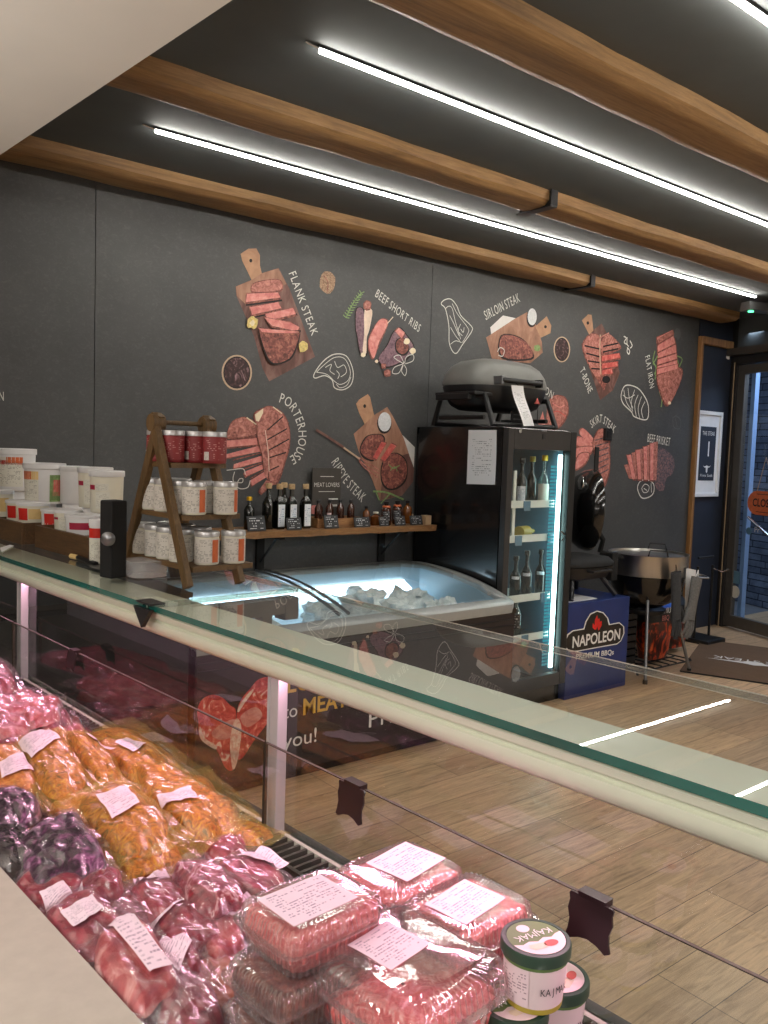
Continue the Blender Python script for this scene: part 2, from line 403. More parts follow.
# meats
mottled('meat_red', [(.3, (84, 8, 22)), (.5, (150, 22, 44)), (.66, (192, 48, 72)), (.8, (240, 176, 188))], 14, .32, .3, 1.4)
mottled('meat_dark', [(.3, (80, 12, 26)), (.52, (138, 30, 48)), (.66, (176, 62, 76)), (.76, (216, 150, 156))], 16, .3, .3, 1.6)
mottled('meat_steak', [(.34, (104, 20, 34)), (.5, (146, 40, 54)), (.55, (160, 56, 68)), (.585, (238, 200, 198)), (.62, (146, 42, 56))], 22, .34, .25, 2.2, 4)
mottled('meat_fatty', [(.35, (150, 40, 48)), (.5, (196, 84, 84)), (.62, (232, 168, 160)), (.75, (246, 216, 200))], 11, .35, .25, 1.5)
mottled('meat_orange', [(.34, (84, 28, 10)), (.45, (164, 76, 22)), (.53, (200, 104, 56)), (.6, (214, 146, 24)), (.78, (244, 190, 90))], 60, .34, .35, 1.4, 9, .8)
mottled('meat_salmon', [(.3, (140, 54, 34)), (.48, (208, 106, 74)), (.62, (236, 154, 116)), (.78, (248, 200, 160))], 48, .34, .35, 1.2, 8, .5)
mottled('meat_black', [(.36, (16, 10, 16)), (.5, (56, 26, 48)), (.6, (122, 62, 104)), (.74, (206, 140, 184))], 34, .28, .5, 1.6, 8, .7)
mottled('film_black', [(.4, (10, 10, 11)), (.6, (26, 26, 26)), (.78, (70, 70, 66))], 16, .2, .5, 1.5)
mottled('mince_pink', [(.3, (206, 82, 84)), (.5, (238, 122, 118)), (.7, (252, 182, 176))], 75, .4, .25, .9, 5, .8)
mottled('mince_brown', [(.3, (70, 34, 24)), (.5, (116, 60, 44)), (.68, (160, 98, 78)), (.8, (206, 150, 130))], 60, .4, .25, .9, 5, .8)
mottled('sausage', [(.3, (170, 84, 60)), (.6, (214, 140, 110)), (.8, (240, 196, 170))], 20, .35, .3)
# printed pictures on the wall
mottled('art_board', [(.3, (129, 90, 73)), (.5, (159, 116, 95)), (.7, (184, 140, 116))], 10, .6, 0, 1.5, 6, 0, (1, 1, .4))
mottled('art_board_dark', [(.3, (81, 51, 47)), (.5, (110, 75, 67)), (.7, (139, 106, 97))], 9, .6, 0, 1.5, 6, 0, (1, 1, .4))
mottled('art_handle', [(.3, (162, 119, 93)), (.6, (186, 144, 112)), (.8, (197, 160, 131))], 9, .6, 0, 1, 5, 0)
mottled('art_seared', [(.3, (70, 41, 37)), (.48, (127, 71, 64)), (.62, (167, 103, 87)), (.8, (209, 161, 139))], 42, .6, 0, 1, 7, 0)
mottled('art_seared_red', [(.3, (113, 62, 56)), (.5, (178, 112, 101)), (.68, (208, 144, 131)), (.8, (225, 183, 168))], 36, .6, 0, 1, 7, 0)
mottled('art_pink', [(.3, (193, 105, 102)), (.55, (219, 141, 133)), (.78, (233, 177, 167))], 24, .6, 0, 1, 6, 0)
mottled('art_red', [(.3, (178, 70, 66)), (.55, (209, 98, 91)), (.78, (227, 152, 139))], 24, .6, 0, 1, 6, 0)
mottled('art_purple', [(.3, (86, 61, 71)), (.5, (125, 95, 107)), (.7, (157, 121, 127)), (.82, (185, 143, 126))], 60, .6, 0, .6, 6, 0)
plain('art_bone', (225, 202, 183), .7, vary=.15, scale=30)
plain('art_cream', (233, 218, 189), .7, vary=.1, scale=40)
plain('art_garlic', (214, 191, 121), .7, vary=.3, scale=80)
plain('art_salt', (215, 217, 220), .7, vary=.12, scale=120)
plain('art_paper', (221, 217, 214), .7, vary=.06)
plain('art_green', (126, 153, 97), .7, vary=.35, scale=90)
plain('art_dark', (30, 22, 22), .7, vary=.2)
plain('art_tan', (195, 168, 143), .7, vary=.12)
mottled('art_walnut', [(.35, (114, 85, 66)), (.55, (172, 138, 111)), (.75, (209, 180, 153))], 50, .6, 0, 2, 4, 0)
mottled('art_sauce', [(.4, (40, 20, 22)), (.56, (70, 42, 44)), (.68, (150, 118, 124))], 16, .6, 0, 3, 3, 0)
mottled('art_char', [(.35, (64, 58, 64)), (.52, (104, 90, 96)), (.66, (158, 108, 100))], 60, .6, 0, .8, 5, 0)
mottled('bag_flames', [(.38, (20, 16, 18)), (.52, (90, 30, 18)), (.6, (196, 64, 24)), (.7, (226, 120, 40))], 14, .3, .3, 1.6, 5, .2, (1, 1, .5))
mottled('heart_red', [(.3, (150, 36, 40)), (.48, (204, 66, 64)), (.58, (226, 104, 98)), (.66, (246, 210, 196))], 16, .5, 0, 1.6, 5, 0)
mottled('heart_fat', [(.35, (222, 150, 140)), (.55, (240, 206, 190)), (.75, (250, 232, 214))], 30, .5, 0, 1.2, 5, 0)
mottled('frost', [(.3, (190, 206, 210)), (.5, (226, 236, 238)), (.7, (248, 252, 252))], 18, .45, .1, 1.5, 6, .8)
# ================================================================== ROOM
WY = 4.30; CEIL = 2.95
DW = V3((7.66, 4.30, 0)); DD = V3((-.314, -.949, 0)).normalized(); DN = V3((-DD.y, DD.x, 0))   # door wall
if DN.x > 0: DN = -DN                                                                    # faces the room
def dpt(s, z, o=0): return DW + DD*s + up*z + DN*o
def ond(x, y, o=0): return onpl(x, y, DW + DN*o, DN)
def ds(x, y): return (ond(x, y)-DW).dot(DD)
b = MB(); b.quad((-3, -3.5, 0), (9.5, -3.5, 0), (9.5, 4.4, 0), (-3, 4.4, 0), 'oak_floor'); struct(b.build('floor'))
b = MB(); b.box((2.5, .4, CEIL+.05), (13, 8, .1), 'ceiling_dark'); struct(b.build('ceiling'))
b = MB()
sx = [onY(95, 300, WY).x, onY(431, 320, WY).x]
xs = [-3, sx[0], sx[1], 7.07]
for i in range(3): b.box(((xs[i]+xs[i+1])/2, WY+.05, 1.5), (xs[i+1]-xs[i]-.004, .1, 3.0), 'slate_wall')
b.box((2.2, WY+.09, 1.5), (10, .06, 3), 'black_matte')
struct(b.build('wall_back'))
b = MB(); b.box((7.4, WY+.05, 1.5), (.62, .1, 3.0), 'navy_paint'); struct(b.build('wall_recess'))
b = MB(); b.box((-3.05, .4, 1.5), (.1, 8, 3), 'staff_wall'); struct(b.build('wall_staff'))
b = MB(); b.box((2, -3.55, 1.5), (14, .1, 3), 'staff_wall'); struct(b.build('wall_front'))
# timber trim round the recess
b = MB(); x0 = 7.07; zt = onY(697, 336, WY).z
b.box((x0+.012, WY-.02, zt/2), (.042, .04, zt), 'trim_wood'); struct(b.build('trim_1', bevel=.004))
b = MB(); b.box((x0+.29, WY-.02, zt-.03), (.52, .04, .07), 'trim_wood'); struct(b.build('trim_2', bevel=.004))
# door wall: opening from s0 to s1, 0..zd
s0, s1 = .09, 1.25; zd = 2.52
def dbox(mb, sa, sb, za, zb, d, m, o=0):
    pts = [dpt(sa, za, o), dpt(sb, za, o), dpt(sb, zb, o), dpt(sa, zb, o)]
    return mb.prism(pts, -DN*d, m)
b = MB(); dbox(b, -.02, s0-.02, 0, 3, .1, 'frame_dark'); dbox(b, s1+.02, 8.2, 0, 3, .1, 'white_paint'); dbox(b, s0-.02, s1+.02, zd+.09, 3, .1, 'ceiling_dark'); struct(b.build('wall_door'))
b = MB(); dbox(b, s0-.06, s0, 0, zd+.08, .1, 'frame_dark', .01); dbox(b, s0-.035, s0-.025, 0, zd+.02, .01, 'card_brown', .014)
dbox(b, s1, s1+.06, 0, zd+.08, .1, 'frame_dark', .01); dbox(b, s0, s1, zd, zd+.08, .1, 'frame_dark', .01)
dm = struct(b.build('door_1'))
b = MB()
dbox(b, s0+.005, s0+.09, .02, zd-.01, .05, 'frame_grey', -.01); dbox(b, s1-.09, s1-.005, .02, zd-.01, .05, 'frame_grey', -.01)
dbox(b, s0+.09, s1-.09, zd-.09, zd-.01, .05, 'frame_grey', -.01); dbox(b, s0+.09, s1-.09, .02, .13, .05, 'frame_grey', -.01)
b.build('door_leaf', dm, bevel=.004)
b = MB(); b.quad(dpt(s0+.09, .13, -.03), dpt(s1-.09, .13, -.03), dpt(s1-.09, zd-.09, -.03), dpt(s0+.09, zd-.09, -.03), 'door_glass'); b.build('door_pane', dm)
b = MB()     # stickers low on the glass
for sa, z, r in ((.21, .36, .06),): b.prism([dpt(sa, z, -.026)+ (DD*math.cos(a)+up*math.sin(a))*r for a in [2*math.pi*i/20 for i in range(20)]], DN*.001, 'sand_label')
dbox(b, .17, .26, .44, .56, .001, 'tag_blue', -.025)
b.build('door_sticker', dm)
b = MB()     # steel pull bar on the door
b.tube([ond(748, 517, .02), ond(775, 542, .03)], .012, 'steel'); b.build('door_bar', dm)
b = MB()     # printed emblem on the glass under the sign
b.prism([ond(749, 531, -.026)+(DD*math.cos(a)+up*math.sin(a))*.035 for a in [2*math.pi*i/18 for i in range(18)]], DN*.001, 'tag_blue')
b.text('Pr', ond(754, 532, -.026), DD, up, .05, 'sand_label'); b.build('door_emblem', dm)
# outside the door
b = MB(); q = lambda s, z, o: DW + DD*s + up*z - DN*o
b.sheet(lambda u, v: q(-1.2+u*3.4, v*3.1, 1.25+.02*nz(u*9, v*20)), 40, 40, 'ledge_stone'); struct(b.build('wall_outside'))
b = MB(); b.quad(q(-1.2, -.01, .05), q(2.2, -.01, .05), q(2.2, -.01, 1.4), q(-1.2, -.01, 1.4), 'stone_ground'); struct(b.build('ground_outside'))
b = MB(); b.prism([q(s0+.02, 0, .16), q(s0+.07, 0, .16), q(s0+.07, 2.9, .16), q(s0+.02, 2.9, .16)], -DN*.05, 'daylit_reveal'); struct(b.build('trim_3'))
b = MB(); b.prism([q(-1.2, 2.9, .12), q(2.2, 2.9, .12), q(2.2, 2.9, 1.4), q(-1.2, 2.9, 1.4)], up*.05, 'white_paint'); struct(b.build('ceiling_outside'))
# soffit over the staff side
b = MB(); q4 = [K(-4, .858, 2.4), K(4.35, .858, 2.4), K(4.6, -4, 2.4), K(-4, -4, 2.4)]
b.prism(q4, up*.55, 'soffit_paint'); struct(b.build('ceiling_soffit'))

# ceiling beams -----------------------------------------------------
def beam(name, y0, y1, xa, xb, z0, label, seed, dy=0.0):
    o = MB(); n = 60
    prof = [(0, .12), (0, .035), (.03, .008), (.09, 0), (.16, .0), (.19, .01), (.22, .04), (.22, .12)]
    w = y1-y0; h = CEIL-z0+.02
    def fn(u, v):
        i = v*(len(prof)-1); k = min(int(i), len(prof)-2); f = i-k
        py = prof[k][0]*(1-f)+prof[k+1][0]*f; pz = prof[k][1]*(1-f)+prof[k+1][1]*f
        x = xa+(xb-xa)*u; yy = y0+py/.22*w + .012*nz(x*1.3, seed) + .006*nz(x*4, seed, v*3); zz = z0+pz/.12*h + (.008*nz(x*2.1, seed+9, v*2) if pz < .1 else 0)
        return V3((x, yy, zz))
    o.sheet(fn, n, 21, 'beam_wood')
    for u in (0, 1): o.add([fn(u, v/21) for v in range(22)], [tuple(range(22)) if u else tuple(reversed(range(22)))], 'beam_wood')
    r = o.build(name); return tag(r, label, 'beam', 'timber ceiling beams')
zb = 2.872
ja = onY(580, 285, 4.15).x; jb = onz(546, 208, 2.87).x
beam('ceiling_beam', 4.045, 4.295, .6, ja-.012, zb, 'rough timber ceiling beam along the mural wall, longer piece beside the staff soffit', 1)
beam('ceiling_beam', 4.045, 4.295, ja+.012, 7.3, zb, 'timber beam piece along the mural wall that ends above the door', 2)
beam('ceiling_beam', 2.93, 3.135, .9, jb-.015, zb, 'middle timber ceiling beam between the two long light strips, piece running into the soffit', 3)
beam('ceiling_beam', 2.93, 3.135, jb+.015, 7.2, zb, 'middle timber ceiling beam between the long light strips, piece past the dark joint bracket', 4)
beam('ceiling_beam', 1.815, 2.05, 1.0, 7.0, zb, 'thick rough timber ceiling beam in front of both long light strips', 5)
for jx, y0, y1, lb in ((ja, 4.03, 4.3, 'dark steel joint strap on the beam against the mural wall'), (jb, 2.915, 3.15, 'dark steel joint strap on the middle ceiling beam')):
    b = MB(); b.box((jx, (y0+y1)/2, zb-.004), (.05, y1-y0, .006), 'dark_metal'); b.box((jx, y0, (zb+CEIL)/2), (.05, .006, CEIL-zb), 'dark_metal'); b.box((jx, (y0+y1)/2, (zb+CEIL)/2), (.022, y1-y0-.02, CEIL-zb-.01), 'black_matte')
    tag(b.build('beam_strap'), lb, 'bracket')
# light strips
for y, xa, xb, lb in ((3.545, 1.52, 6.62, 'long slim ceiling light strip between the wall beam and the middle beam'),
                      (2.455, 1.63, 6.9, 'long slim ceiling light strip between the middle beam and the thick front beam'),
                      (1.37, 1.9, 6.9, 'slim ceiling light strip cut off by the top corner of the view')):
    t = thing('strip_light', lb, 'light', ((xa+xb)/2, y, 2.94), 'linear ceiling lights')
    b = MB(); b.box(((xa+xb)/2, y, 2.944), (xb-xa+.02, .018, .012), 'dark_metal'); b.tube([(xa-.06, y, 2.945), (xa-.01, y, 2.94)], .004, 'steel'); b.build('housing', t)
    b = MB(); b.box(((xa+xb)/2, y, 2.933), (xb-xa, .0155, .011), 'led'); b.build('diffuser', t)
# emergency light + door closer housing + ceiling-hung bits by the door
p = onz(745, 308, 2.86); b = MB()
t = thing('emergency_light', 'grey emergency light with a small green lamp hung below the beams at the door', 'light', p)
pe = p + V3((.9, -.35, 0)); d = (pe-p).normalized(); sd = d.cross(up)
b.prism([p+sd*.06-up*.02, p-sd*.06-up*.02, p-sd*.05+up*.05, p+sd*.05+up*.05], d*.6, 'grey_metal'); b.tube([p+d*.3+up*.05, V3((p+d*.3).to_tuple()[:2]+(CEIL,))], .008, 'dark_metal'); b.build('housing', t, bevel=.008)
b = MB(); b.lathe([(.0, -.006), (.022, -.006), (.022, .004), (0, .006)], 'led_exit', 12, Matrix.Translation(p+d*.06-up*.022)); b.build('lamp', t)
t = thing('door_closer', 'grey overhead door closer rail above the glass door', 'door closer', ond(733, 350, .05))
b = MB(); zc = 2.63; dbox(b, .02, 1.2, zc-.03, zc+.035, .07, 'frame_grey', .09); b.build('rail', t, bevel=.01)
b = MB(); dbox(b, -.06, .03, zc-.06, zc-.015, .05, 'white_plastic', .1); b.build('end_cap', t, bevel=.012)
# roller shutter box / dark pelmet over the recess
# picture sign with number 1
def wrect(x0, z0, x1, z1, d, m, mb, o=0):
    return mb.box(((x0+x1)/2, WY-o-d/2, (z0+z1)/2), (x1-x0, d, z1-z0), m)
pa = onY(693, 409.5, WY-.02); pb = onY(723, 412, WY-.02); pc = onY(687, 497, WY-.02)
fx0, fx1, fz1, fz0 = 7.10, pb.x, pa.z, pc.z
t = thing('framed_sign', 'white framed sign with the figure one on a dark panel, beside the glass door', 'sign', ((fx0+fx1)/2, WY, fz0))
b = MB(); w = fx1-fx0; h = fz1-fz0; fr = .035
for r in ((fx0, fz0, fx1, fz0+fr), (fx0, fz1-fr, fx1, fz1), (fx0, fz0+fr, fx0+fr, fz1-fr), (fx1-fr, fz0+fr, fx1, fz1-fr)): wrect(*r, .028, 'white_plastic', b)
b.build('frame', t, bevel=.003)
b = MB(); wrect(fx0+.02, fz0+.02, fx1-.02, fz1-.02, .008, 'white_paper', b, .002); b.build('mount', t)
cx = (fx0+fx1)/2; qa = fz0+h*.19; qb = fz0+h*.82
b = MB(); wrect(fx0+w*.19, qa, fx1-w*.19, qb, .002, 'navy_paint', b, .0105); nb = b.build('panel', t)
b = MB(); ph = qb-qa; X = V3((1, 0, 0)); Y0 = WY-.0145
b.text('THE STEAK', (cx, Y0, qb-ph*.16), X, up, ph*.075, 'white_ink', 'C', w*.5/(text_geo('THE STEAK')[2]*ph*.075)); b.text('1', (cx, Y0, qa+ph*.46), X, up, ph*.26, 'white_ink', 'C', .75); b.text('Prime Steak', (cx, Y0, qa+ph*.07), X, up, ph*.055, 'white_ink', 'C', w*.5/(text_geo('Prime Steak')[2]*ph*.055))
zz = qa+ph*.24
b.add([(cx+x*w, Y0, zz+z*w) for x, z in ((-.16, .05), (-.1, .025), (-.05, .035), (0, .05), (.05, .035), (.1, .025), (.16, .05), (.1, .005), (.04, 0), (.03, -.09), (0, -.12), (-.03, -.09), (-.04, 0), (-.1, .005))], [tuple(reversed(range(14)))], 'white_ink')
b.build('lettering', t)
# closed sign on the door
t = thing('closed_sign', 'orange board sign reading closed hanging inside the door glass', 'sign', ond(765, 502, .0))
a0 = ond(748.5, 502, .01); sA = ds(748.5, 502); zc = a0.z; hh = .11; ww = .42
def dp(s, z, o=.012): return dpt(s, z, o)
out = []
for sx_, cx_ in ((-1, sA+.11), (1, sA+ww-.11)):
    for i in range(9):
        a = math.pi/2+math.pi*i/8 if sx_ < 0 else -math.pi/2+math.pi*i/8
        out.append(dp(cx_+.11*math.cos(a)*(1 if 1 else 0), zc+hh*math.sin(a)))
b = MB(); b.prism(out, -DN*.012, 'sign_orange'); b.build('board', t)
b = MB(); ctr = sA+ww/2
b.text('CLOSED', dp(ctr, zc-.032, .0135), DD, up, .07, 'black_ink', 'C', .78)
for z in (zc+.078, zc-.085): dbox(b, ctr-.1, ctr+.1, z, z+.006, .0015, 'black_ink', .0135)
b.build('lettering', t)
b = MB(); b.tube([dp(ctr-.1, zc+hh), dp(ctr-.02, zc+.42), dp(ctr+.1, zc+hh)], .003, 'card_brown', 6); b.build('cord', t)
# door mat
m0 = V3((6.866, 3.961, 0)); mu = V3((-.918, -.397, 0)); mv = V3((.397, -.918, 0))
b = MB(); b.prism([m0, m0+mv*.85, m0+mv*.85+mu*1.28, m0+mu*1.28], up*.012, 'mat_fibre', 'black_matte')
mt = thing('door_mat', 'brown door mat with pale lettering lying in front of the glass door', 'mat', m0+mu*.6); b.build('pad', mt, bevel=.003)
b = MB(); b.text('PRIME STEAK', onz(713.5, 655, .0135), -mv, mu, .085, 'art_paper', 'R', 1.0)
ex = onz(754, 664, .0135)
b.add([ex+mv*x+mu*y for x, y in ((-.36, 0), (-.08, -.03), (-.05, -.08), (.05, -.08), (.08, -.03), (.36, 0), (.08, .02), (0, .05), (-.08, .02))], [tuple(range(9))], 'art_paper'); b.build('lettering', mt)
# wall switch
p = onY(606, 434.5, WY); b = MB(); wrect(p.x-.045, p.z-.05, p.x+.045, p.z+.05, .03, 'black_plastic', b); wrect(p.x-.028, p.z-.03, p.x+.028, p.z+.03, .006, 'dark_metal', b, .03)
tag(b.build('wall_switch', bevel=.004), 'small black switch box on the mural under the skirt steak lettering', 'switch')

# ================================================================== DISPLAY COUNTER
T0, T1 = -.7, 3.3; TJ = 1.57
dc = thing('display_counter', 'long refrigerated meat counter with glass top and cream light canopy', 'display case', K(1.2, .6, 0))
def kbox(mb, ta, tb, ca, cb, za, zb_, m): return mb.prism([K(ta, ca, za), K(ta, cb, za), K(tb, cb, za), K(tb, ca, za)], up*(zb_-za), m)
def pane(mb, ta, tb, ca, cb, z0, z1):
    q = [K(ta, ca, 0), K(ta, cb, 0), K(tb, cb, 0), K(tb, ca, 0)]
    mb.add([p+up*z1 for p in q], [(0, 1, 2, 3)], 'clear_glass')
    mb.add([p+up*z0 for p in q]+[p+up*z1 for p in q], [(i, (i+1) % 4, 4+(i+1) % 4, 4+i) for i in (0, 1, 2)], 'glass_edge_clear')
    mb.add([q[3]+up*z0, q[0]+up*z0, q[0]+up*z1, q[3]+up*z1], [(0, 1, 2, 3)], 'glass_edge')
    kbox(mb, ta, tb, cb-.0008, cb+.0002, z1-.0014, z1+.0002, 'sand_label'); kbox(mb, ta, tb, cb-.0008, cb+.0002, z0, z0+.001, 'sand_label')
for ta, tb in ((T0, TJ-.003), (TJ+.003, T1)):
    b = MB(); pane(b, ta, tb, .815, 1.205, 1.258, 1.27); b.build('top_glass', dc)
b = MB()
prof = [(.828, 1.257), (.824, 1.251), (.826, 1.241), (.834, 1.237), (.834, 1.233), (.828, 1.231), (.827, 1.222), (.832, 1.209), (.842, 1.2015), (.847, 1.2015), (.85, 1.211), (.925, 1.211), (.94, 1.225), (.944, 1.257)]
n = len(prof)
vs = [K(T0, c, z) for c, z in prof]+[K(T1, c, z) for c, z in prof]
b.add(vs, [(i, i+1, n+i+1, n+i) for i in range(n-1)]+[(n-1, 0, n, 2*n-1)], 'canopy_white', True); b.add(vs, [tuple(range(n)), tuple(reversed(range(n, 2*n)))], 'canopy_white')
b.build('light_canopy', dc)
b = MB(); kbox(b, T0+.05, T1-.05, .862, .88, 1.2055, 1.2105, 'led_case'); b.build('canopy_lamp', dc)
for tp in (1.185, 2.412):
    b = MB(); kbox(b, tp-.013, tp+.012, .86, .8815, .895, 1.211, 'post_grey'); b.build('post', dc, bevel=.002)
    b = MB(); kbox(b, tp+.013, tp+.021, .86, .8815, .895, 1.211, 'post_grey'); b.build('post_strip', dc, bevel=.002)
b = MB(); b.prism([K(TJ-.035, .812, 1.262), K(TJ+.035, .812, 1.262), K(TJ, .812, 1.222)], -CN*.01, 'dark_metal'); kbox(b, TJ-.03, TJ+.03, .806, .84, 1.2705, 1.274, 'dark_metal'); b.build('joint_clip', dc)
b = MB(); kbox(b, TJ-.02, TJ+.02, .945, 1.17, 1.215, 1.25, 'grey_metal'); kbox(b, TJ-.022, TJ+.022, 1.15, 1.19, 1.2, 1.25, 'grey_metal'); kbox(b, TJ-.015, TJ+.015, 1.09, 1.12, 1.11, 1.215, 'grey_metal')
b.lathe([(.014, 0), (.014, .01), (0, .012)], 'dark_metal', 12, Matrix.Translation(K(TJ-.02, 1.0, 1.232)) @ Matrix.Rotation(math.pi/2, 4, 'X')); b.build('support_arm', dc, bevel=.003)
def vpane(ta, tb, c, z0, z1, m, th=.006, edge='glass_line'):
    b = MB(); b.add([K(ta, c, z0), K(tb, c, z0), K(tb, c, z1), K(ta, c, z1)], [(0, 1, 2, 3)], m)
    kbox(b, ta, tb, c, c+th, z1-.0016, z1, edge); kbox(b, ta, ta+.0015, c, c+th, z0, z1, edge); kbox(b, tb-.0015, tb, c, c+th, z0, z1, edge); return b
vpane(T0, T1, .882, .9, 1.211, 'front_glass', edge='glass_line').build('front_glass', dc)
for ta, tb in ((T0, 1.182), (1.186, 2.408), (2.416, T1)):
    vpane(ta, tb, .842, .905, 1.082, 'front_glass', .005).build('riser_glass', dc)
b = MB(); kbox(b, T0, T1, .40, .90, .84, .90, 'steel_brushed'); kbox(b, T0, T1, .88, .92, .2, .9, 'frame_dark'); b.build('deck', dc)
b = MB()
kbox(b, T0, T1, .803, .81, .9, .918, 'frame_grey'); kbox(b, T0, T1, .866, .874, .9, .918, 'sand_label'); kbox(b, T0, T1, .81, .866, .9, .903, 'black_matte')
t = T0
while t < T1: kbox(b, t, t+.006, .81, .866, .908, .9175, 'frame_grey'); t += .019
b.build('air_grille', dc)
b = MB(); kbox(b, T0, T1, .05, .397, .955, 1.0, 'worktop_grey'); b.build('rear_worktop', dc, bevel=.006)
b = MB(); kbox(b, T0, T1, .1, .40, .1, .955, 'white_plastic'); kbox(b, T0, T1, .4, .9, .1, .84, 'white_plastic'); b.build('body', dc)
# price tag clips on the low glass
def clip(t, label, w=.06):
    pos = K(t, .842, 1.082); th = thing('price_clip', label, 'price holder', pos, 'price clips on the low glass'); b = MB()
    out = [(-.5, 0), (-.47, .05), (.47, .05), (.5, 0), (.47, -.12), (.5, -.3), (.44, -.5), (.46, -.72), (.5, -.86), (.4, -.9), (.2, -.8), (0, -.76), (-.2, -.8), (-.4, -.9), (-.5, -.84), (-.46, -.7), (-.44, -.5), (-.5, -.3), (-.47, -.12)]
    pts = [K(t+x*w, .836-.02*max(0, -z)*.3, 1.082+z*w*.95) for x, z in out]
    b.prism(pts, -CN*.003, 'clip_brown'); b.build('tag_plate', th)
    b = MB(); kbox(b, t-w*.32, t+w*.32, .833, .85, 1.078, 1.089, 'clip_brown'); b.build('clamp', th, bevel=.002)
def clip_t(x): return tcz(onc(x, 615.5+.457*x, .842))[0]
clip(clip_t(356), 'dark brown price clip on the low glass next to the grey post')
clip(clip_t(596), 'dark brown price clip on the low glass beyond the green-lidded tubs')
clip(clip_t(72)-.02, 'dark price clip on the low glass at the pink-lit far post', .05)
# ================================================================== WALL MURAL (printed on the wall panels)
MN = V3((0, -1, 0))
def W(x, y, layer=0): return onY(x, y, WY) + MN*(.0012+.0005*layer)
mural = thing('wall_mural', 'dark mural of steak pictures, chalk drawings and cut names along the whole wall', 'mural', (4.2, WY, 1.2))
class Art(MB):
    def __init__(s, ox, oy, k): super().__init__(); s.o = (ox, oy, k); s.L = 0
    def w(s, x, y): return W(s.o[0]+x*s.o[2], s.o[1]+y*s.o[2], s.L)
    def poly(s, pts, m, smooth=False, edge=True):
        if edge and m in ('art_pink', 'art_red', 'art_seared_red', 'art_seared', 'art_purple') and len(pts) > 3:
            xs = [p[0] for p in pts]; ys = [p[1] for p in pts]; k = 1.1/s.o[2]; mx, my = sum(xs)/len(xs), sum(ys)/len(ys)
            grow = [(x+(k if x > mx else -k)*.8, y+(k*1.5 if y > my else -k*.6)) for x, y in pts]
            s.poly(grow, 'art_dark' if m in ('art_seared', 'art_purple') else 'art_seared', smooth, False)
        s.L += 1; P = [s.w(x, y) for x, y in pts]
        if smooth: P = spline(P, True, 4)
        # face the room
        a = sum(((P[i]-P[0]).cross(P[i+1]-P[0]) for i in range(1, len(P)-1)), V3())
        if a.y > 0: P.reverse()
        return s.add(P, [tuple(range(len(P)))], m)
    def ell(s, x, y, rx, ry, m, n=20, wob=0):
        return s.poly([(x+rx*math.cos(2*math.pi*i/n)*(1+wob*nz(i*.9, x, y)), y+ry*math.sin(2*math.pi*i/n)*(1+wob*nz(i*.9, x, y))) for i in range(n)], m)
    def line(s, pts, wd, m='chalk', closed=False, smooth=True):
        s.L = max(s.L, 1); P = [s.w(x, y) for x, y in pts]; P = spline(P, closed, 5) if smooth and len(P) > 2 else P
        if closed: P.append(P[0])
        hw = wd*s.o[2]/sc_at(P[0])/2; lv = []; rv = []
        for i, p in enumerate(P):
            d = (P[min(i+1, len(P)-1)]-P[max(i-1, 0)]).normalized(); n = V3((-d.z, 0, d.x)); lv.append(p+n*hw); rv.append(p-n*hw)
        k = len(P); return s.add([q+MN*.0006 for q in lv+rv], [(i, i+1, k+i+1, k+i) for i in range(k-1)], m)
    def done(s, name, label):
        o = s.build(name, mural); o['label'] = label; return o
def path_text(txt, pts, hpx, label, name='lettering', cond=None, m='chalk', wt=0):
    P = spline([W(x, y, 3) for x, y in pts], False, 12) if len(pts) > 2 else [W(x, y, 3) for x, y in pts]
    seg = [(P[i+1]-P[i]).length for i in range(len(P)-1)]; tot = sum(seg)
    h = hpx/sc_at(P[len(P)//2])
    adv = [.42 if c == ' ' else (text_geo(c)[2]+.16) for c in txt]; k = tot/sum(adv); mb = MB(); s = 0
    for c, a in zip(txt, adv):
        mid = s + a*k/2; i = 0; r = mid
        while i < len(seg)-1 and r > seg[i]: r -= seg[i]; i += 1
        d = (P[i+1]-P[i]).normalized(); p = P[i]+d*r; n = V3((-d.z, 0, d.x))
        if c != ' ':
            mb.text(c, p - n*h*.5, d, n, h, m, 'C', k/h)
        s += a*k
    o = mb.build(name, mural); o['label'] = label; return o
# flank steak
a = Art(215, 240, .1693)
a.poly([(120, 275), (215, 235), (275, 195), (375, 165), (440, 290), (500, 450), (590, 690), (320, 835), (280, 760), (230, 570), (170, 430), (125, 330)], 'art_board_dark')
a.poly([(122, 275), (215, 237), (275, 197), (373, 168), (420, 260), (180, 380), (128, 330)], 'art_board')
a.poly([(150, 82), (195, 52), (243, 50), (264, 90), (264, 150), (275, 197), (215, 237), (190, 185), (160, 125)], 'art_handle')
a.ell(210, 122, 9, 11, 'art_dark', 12)
a.poly([(225, 262), (300, 240), (380, 240), (388, 292), (300, 306), (220, 302)], 'art_seared_red', True)
for s_ in ([(185, 318), (368, 310), (384, 340), (180, 368)], [(203, 398), (368, 368), (388, 403), (215, 442)], [(293, 437), (455, 403), (472, 438), (305, 478)], [(285, 458), (440, 488), (492, 515), (480, 540), (330, 508)]):
    a.poly([(x+6, y+12) for x, y in s_], 'art_seared'); a.poly(s_, 'art_pink')
a.poly([(255, 525), (330, 548), (450, 540), (492, 545), (475, 620), (432, 700), (340, 727), (292, 660)], 'art_seared', True)
a.poly([(252, 522), (330, 530), (450, 538), (490, 545), (440, 552), (330, 550), (270, 545)], 'art_pink')
a.ell(213, 490, 32, 38, 'art_garlic', 14, .5); a.ell(513, 630, 27, 34, 'art_garlic', 14, .5); a.ell(213, 492, 14, 18, 'art_cream', 10, .6)
a.done('steak_picture', 'printed flank steak sliced on a long brown board')
a = Art(215, 240, .1693)
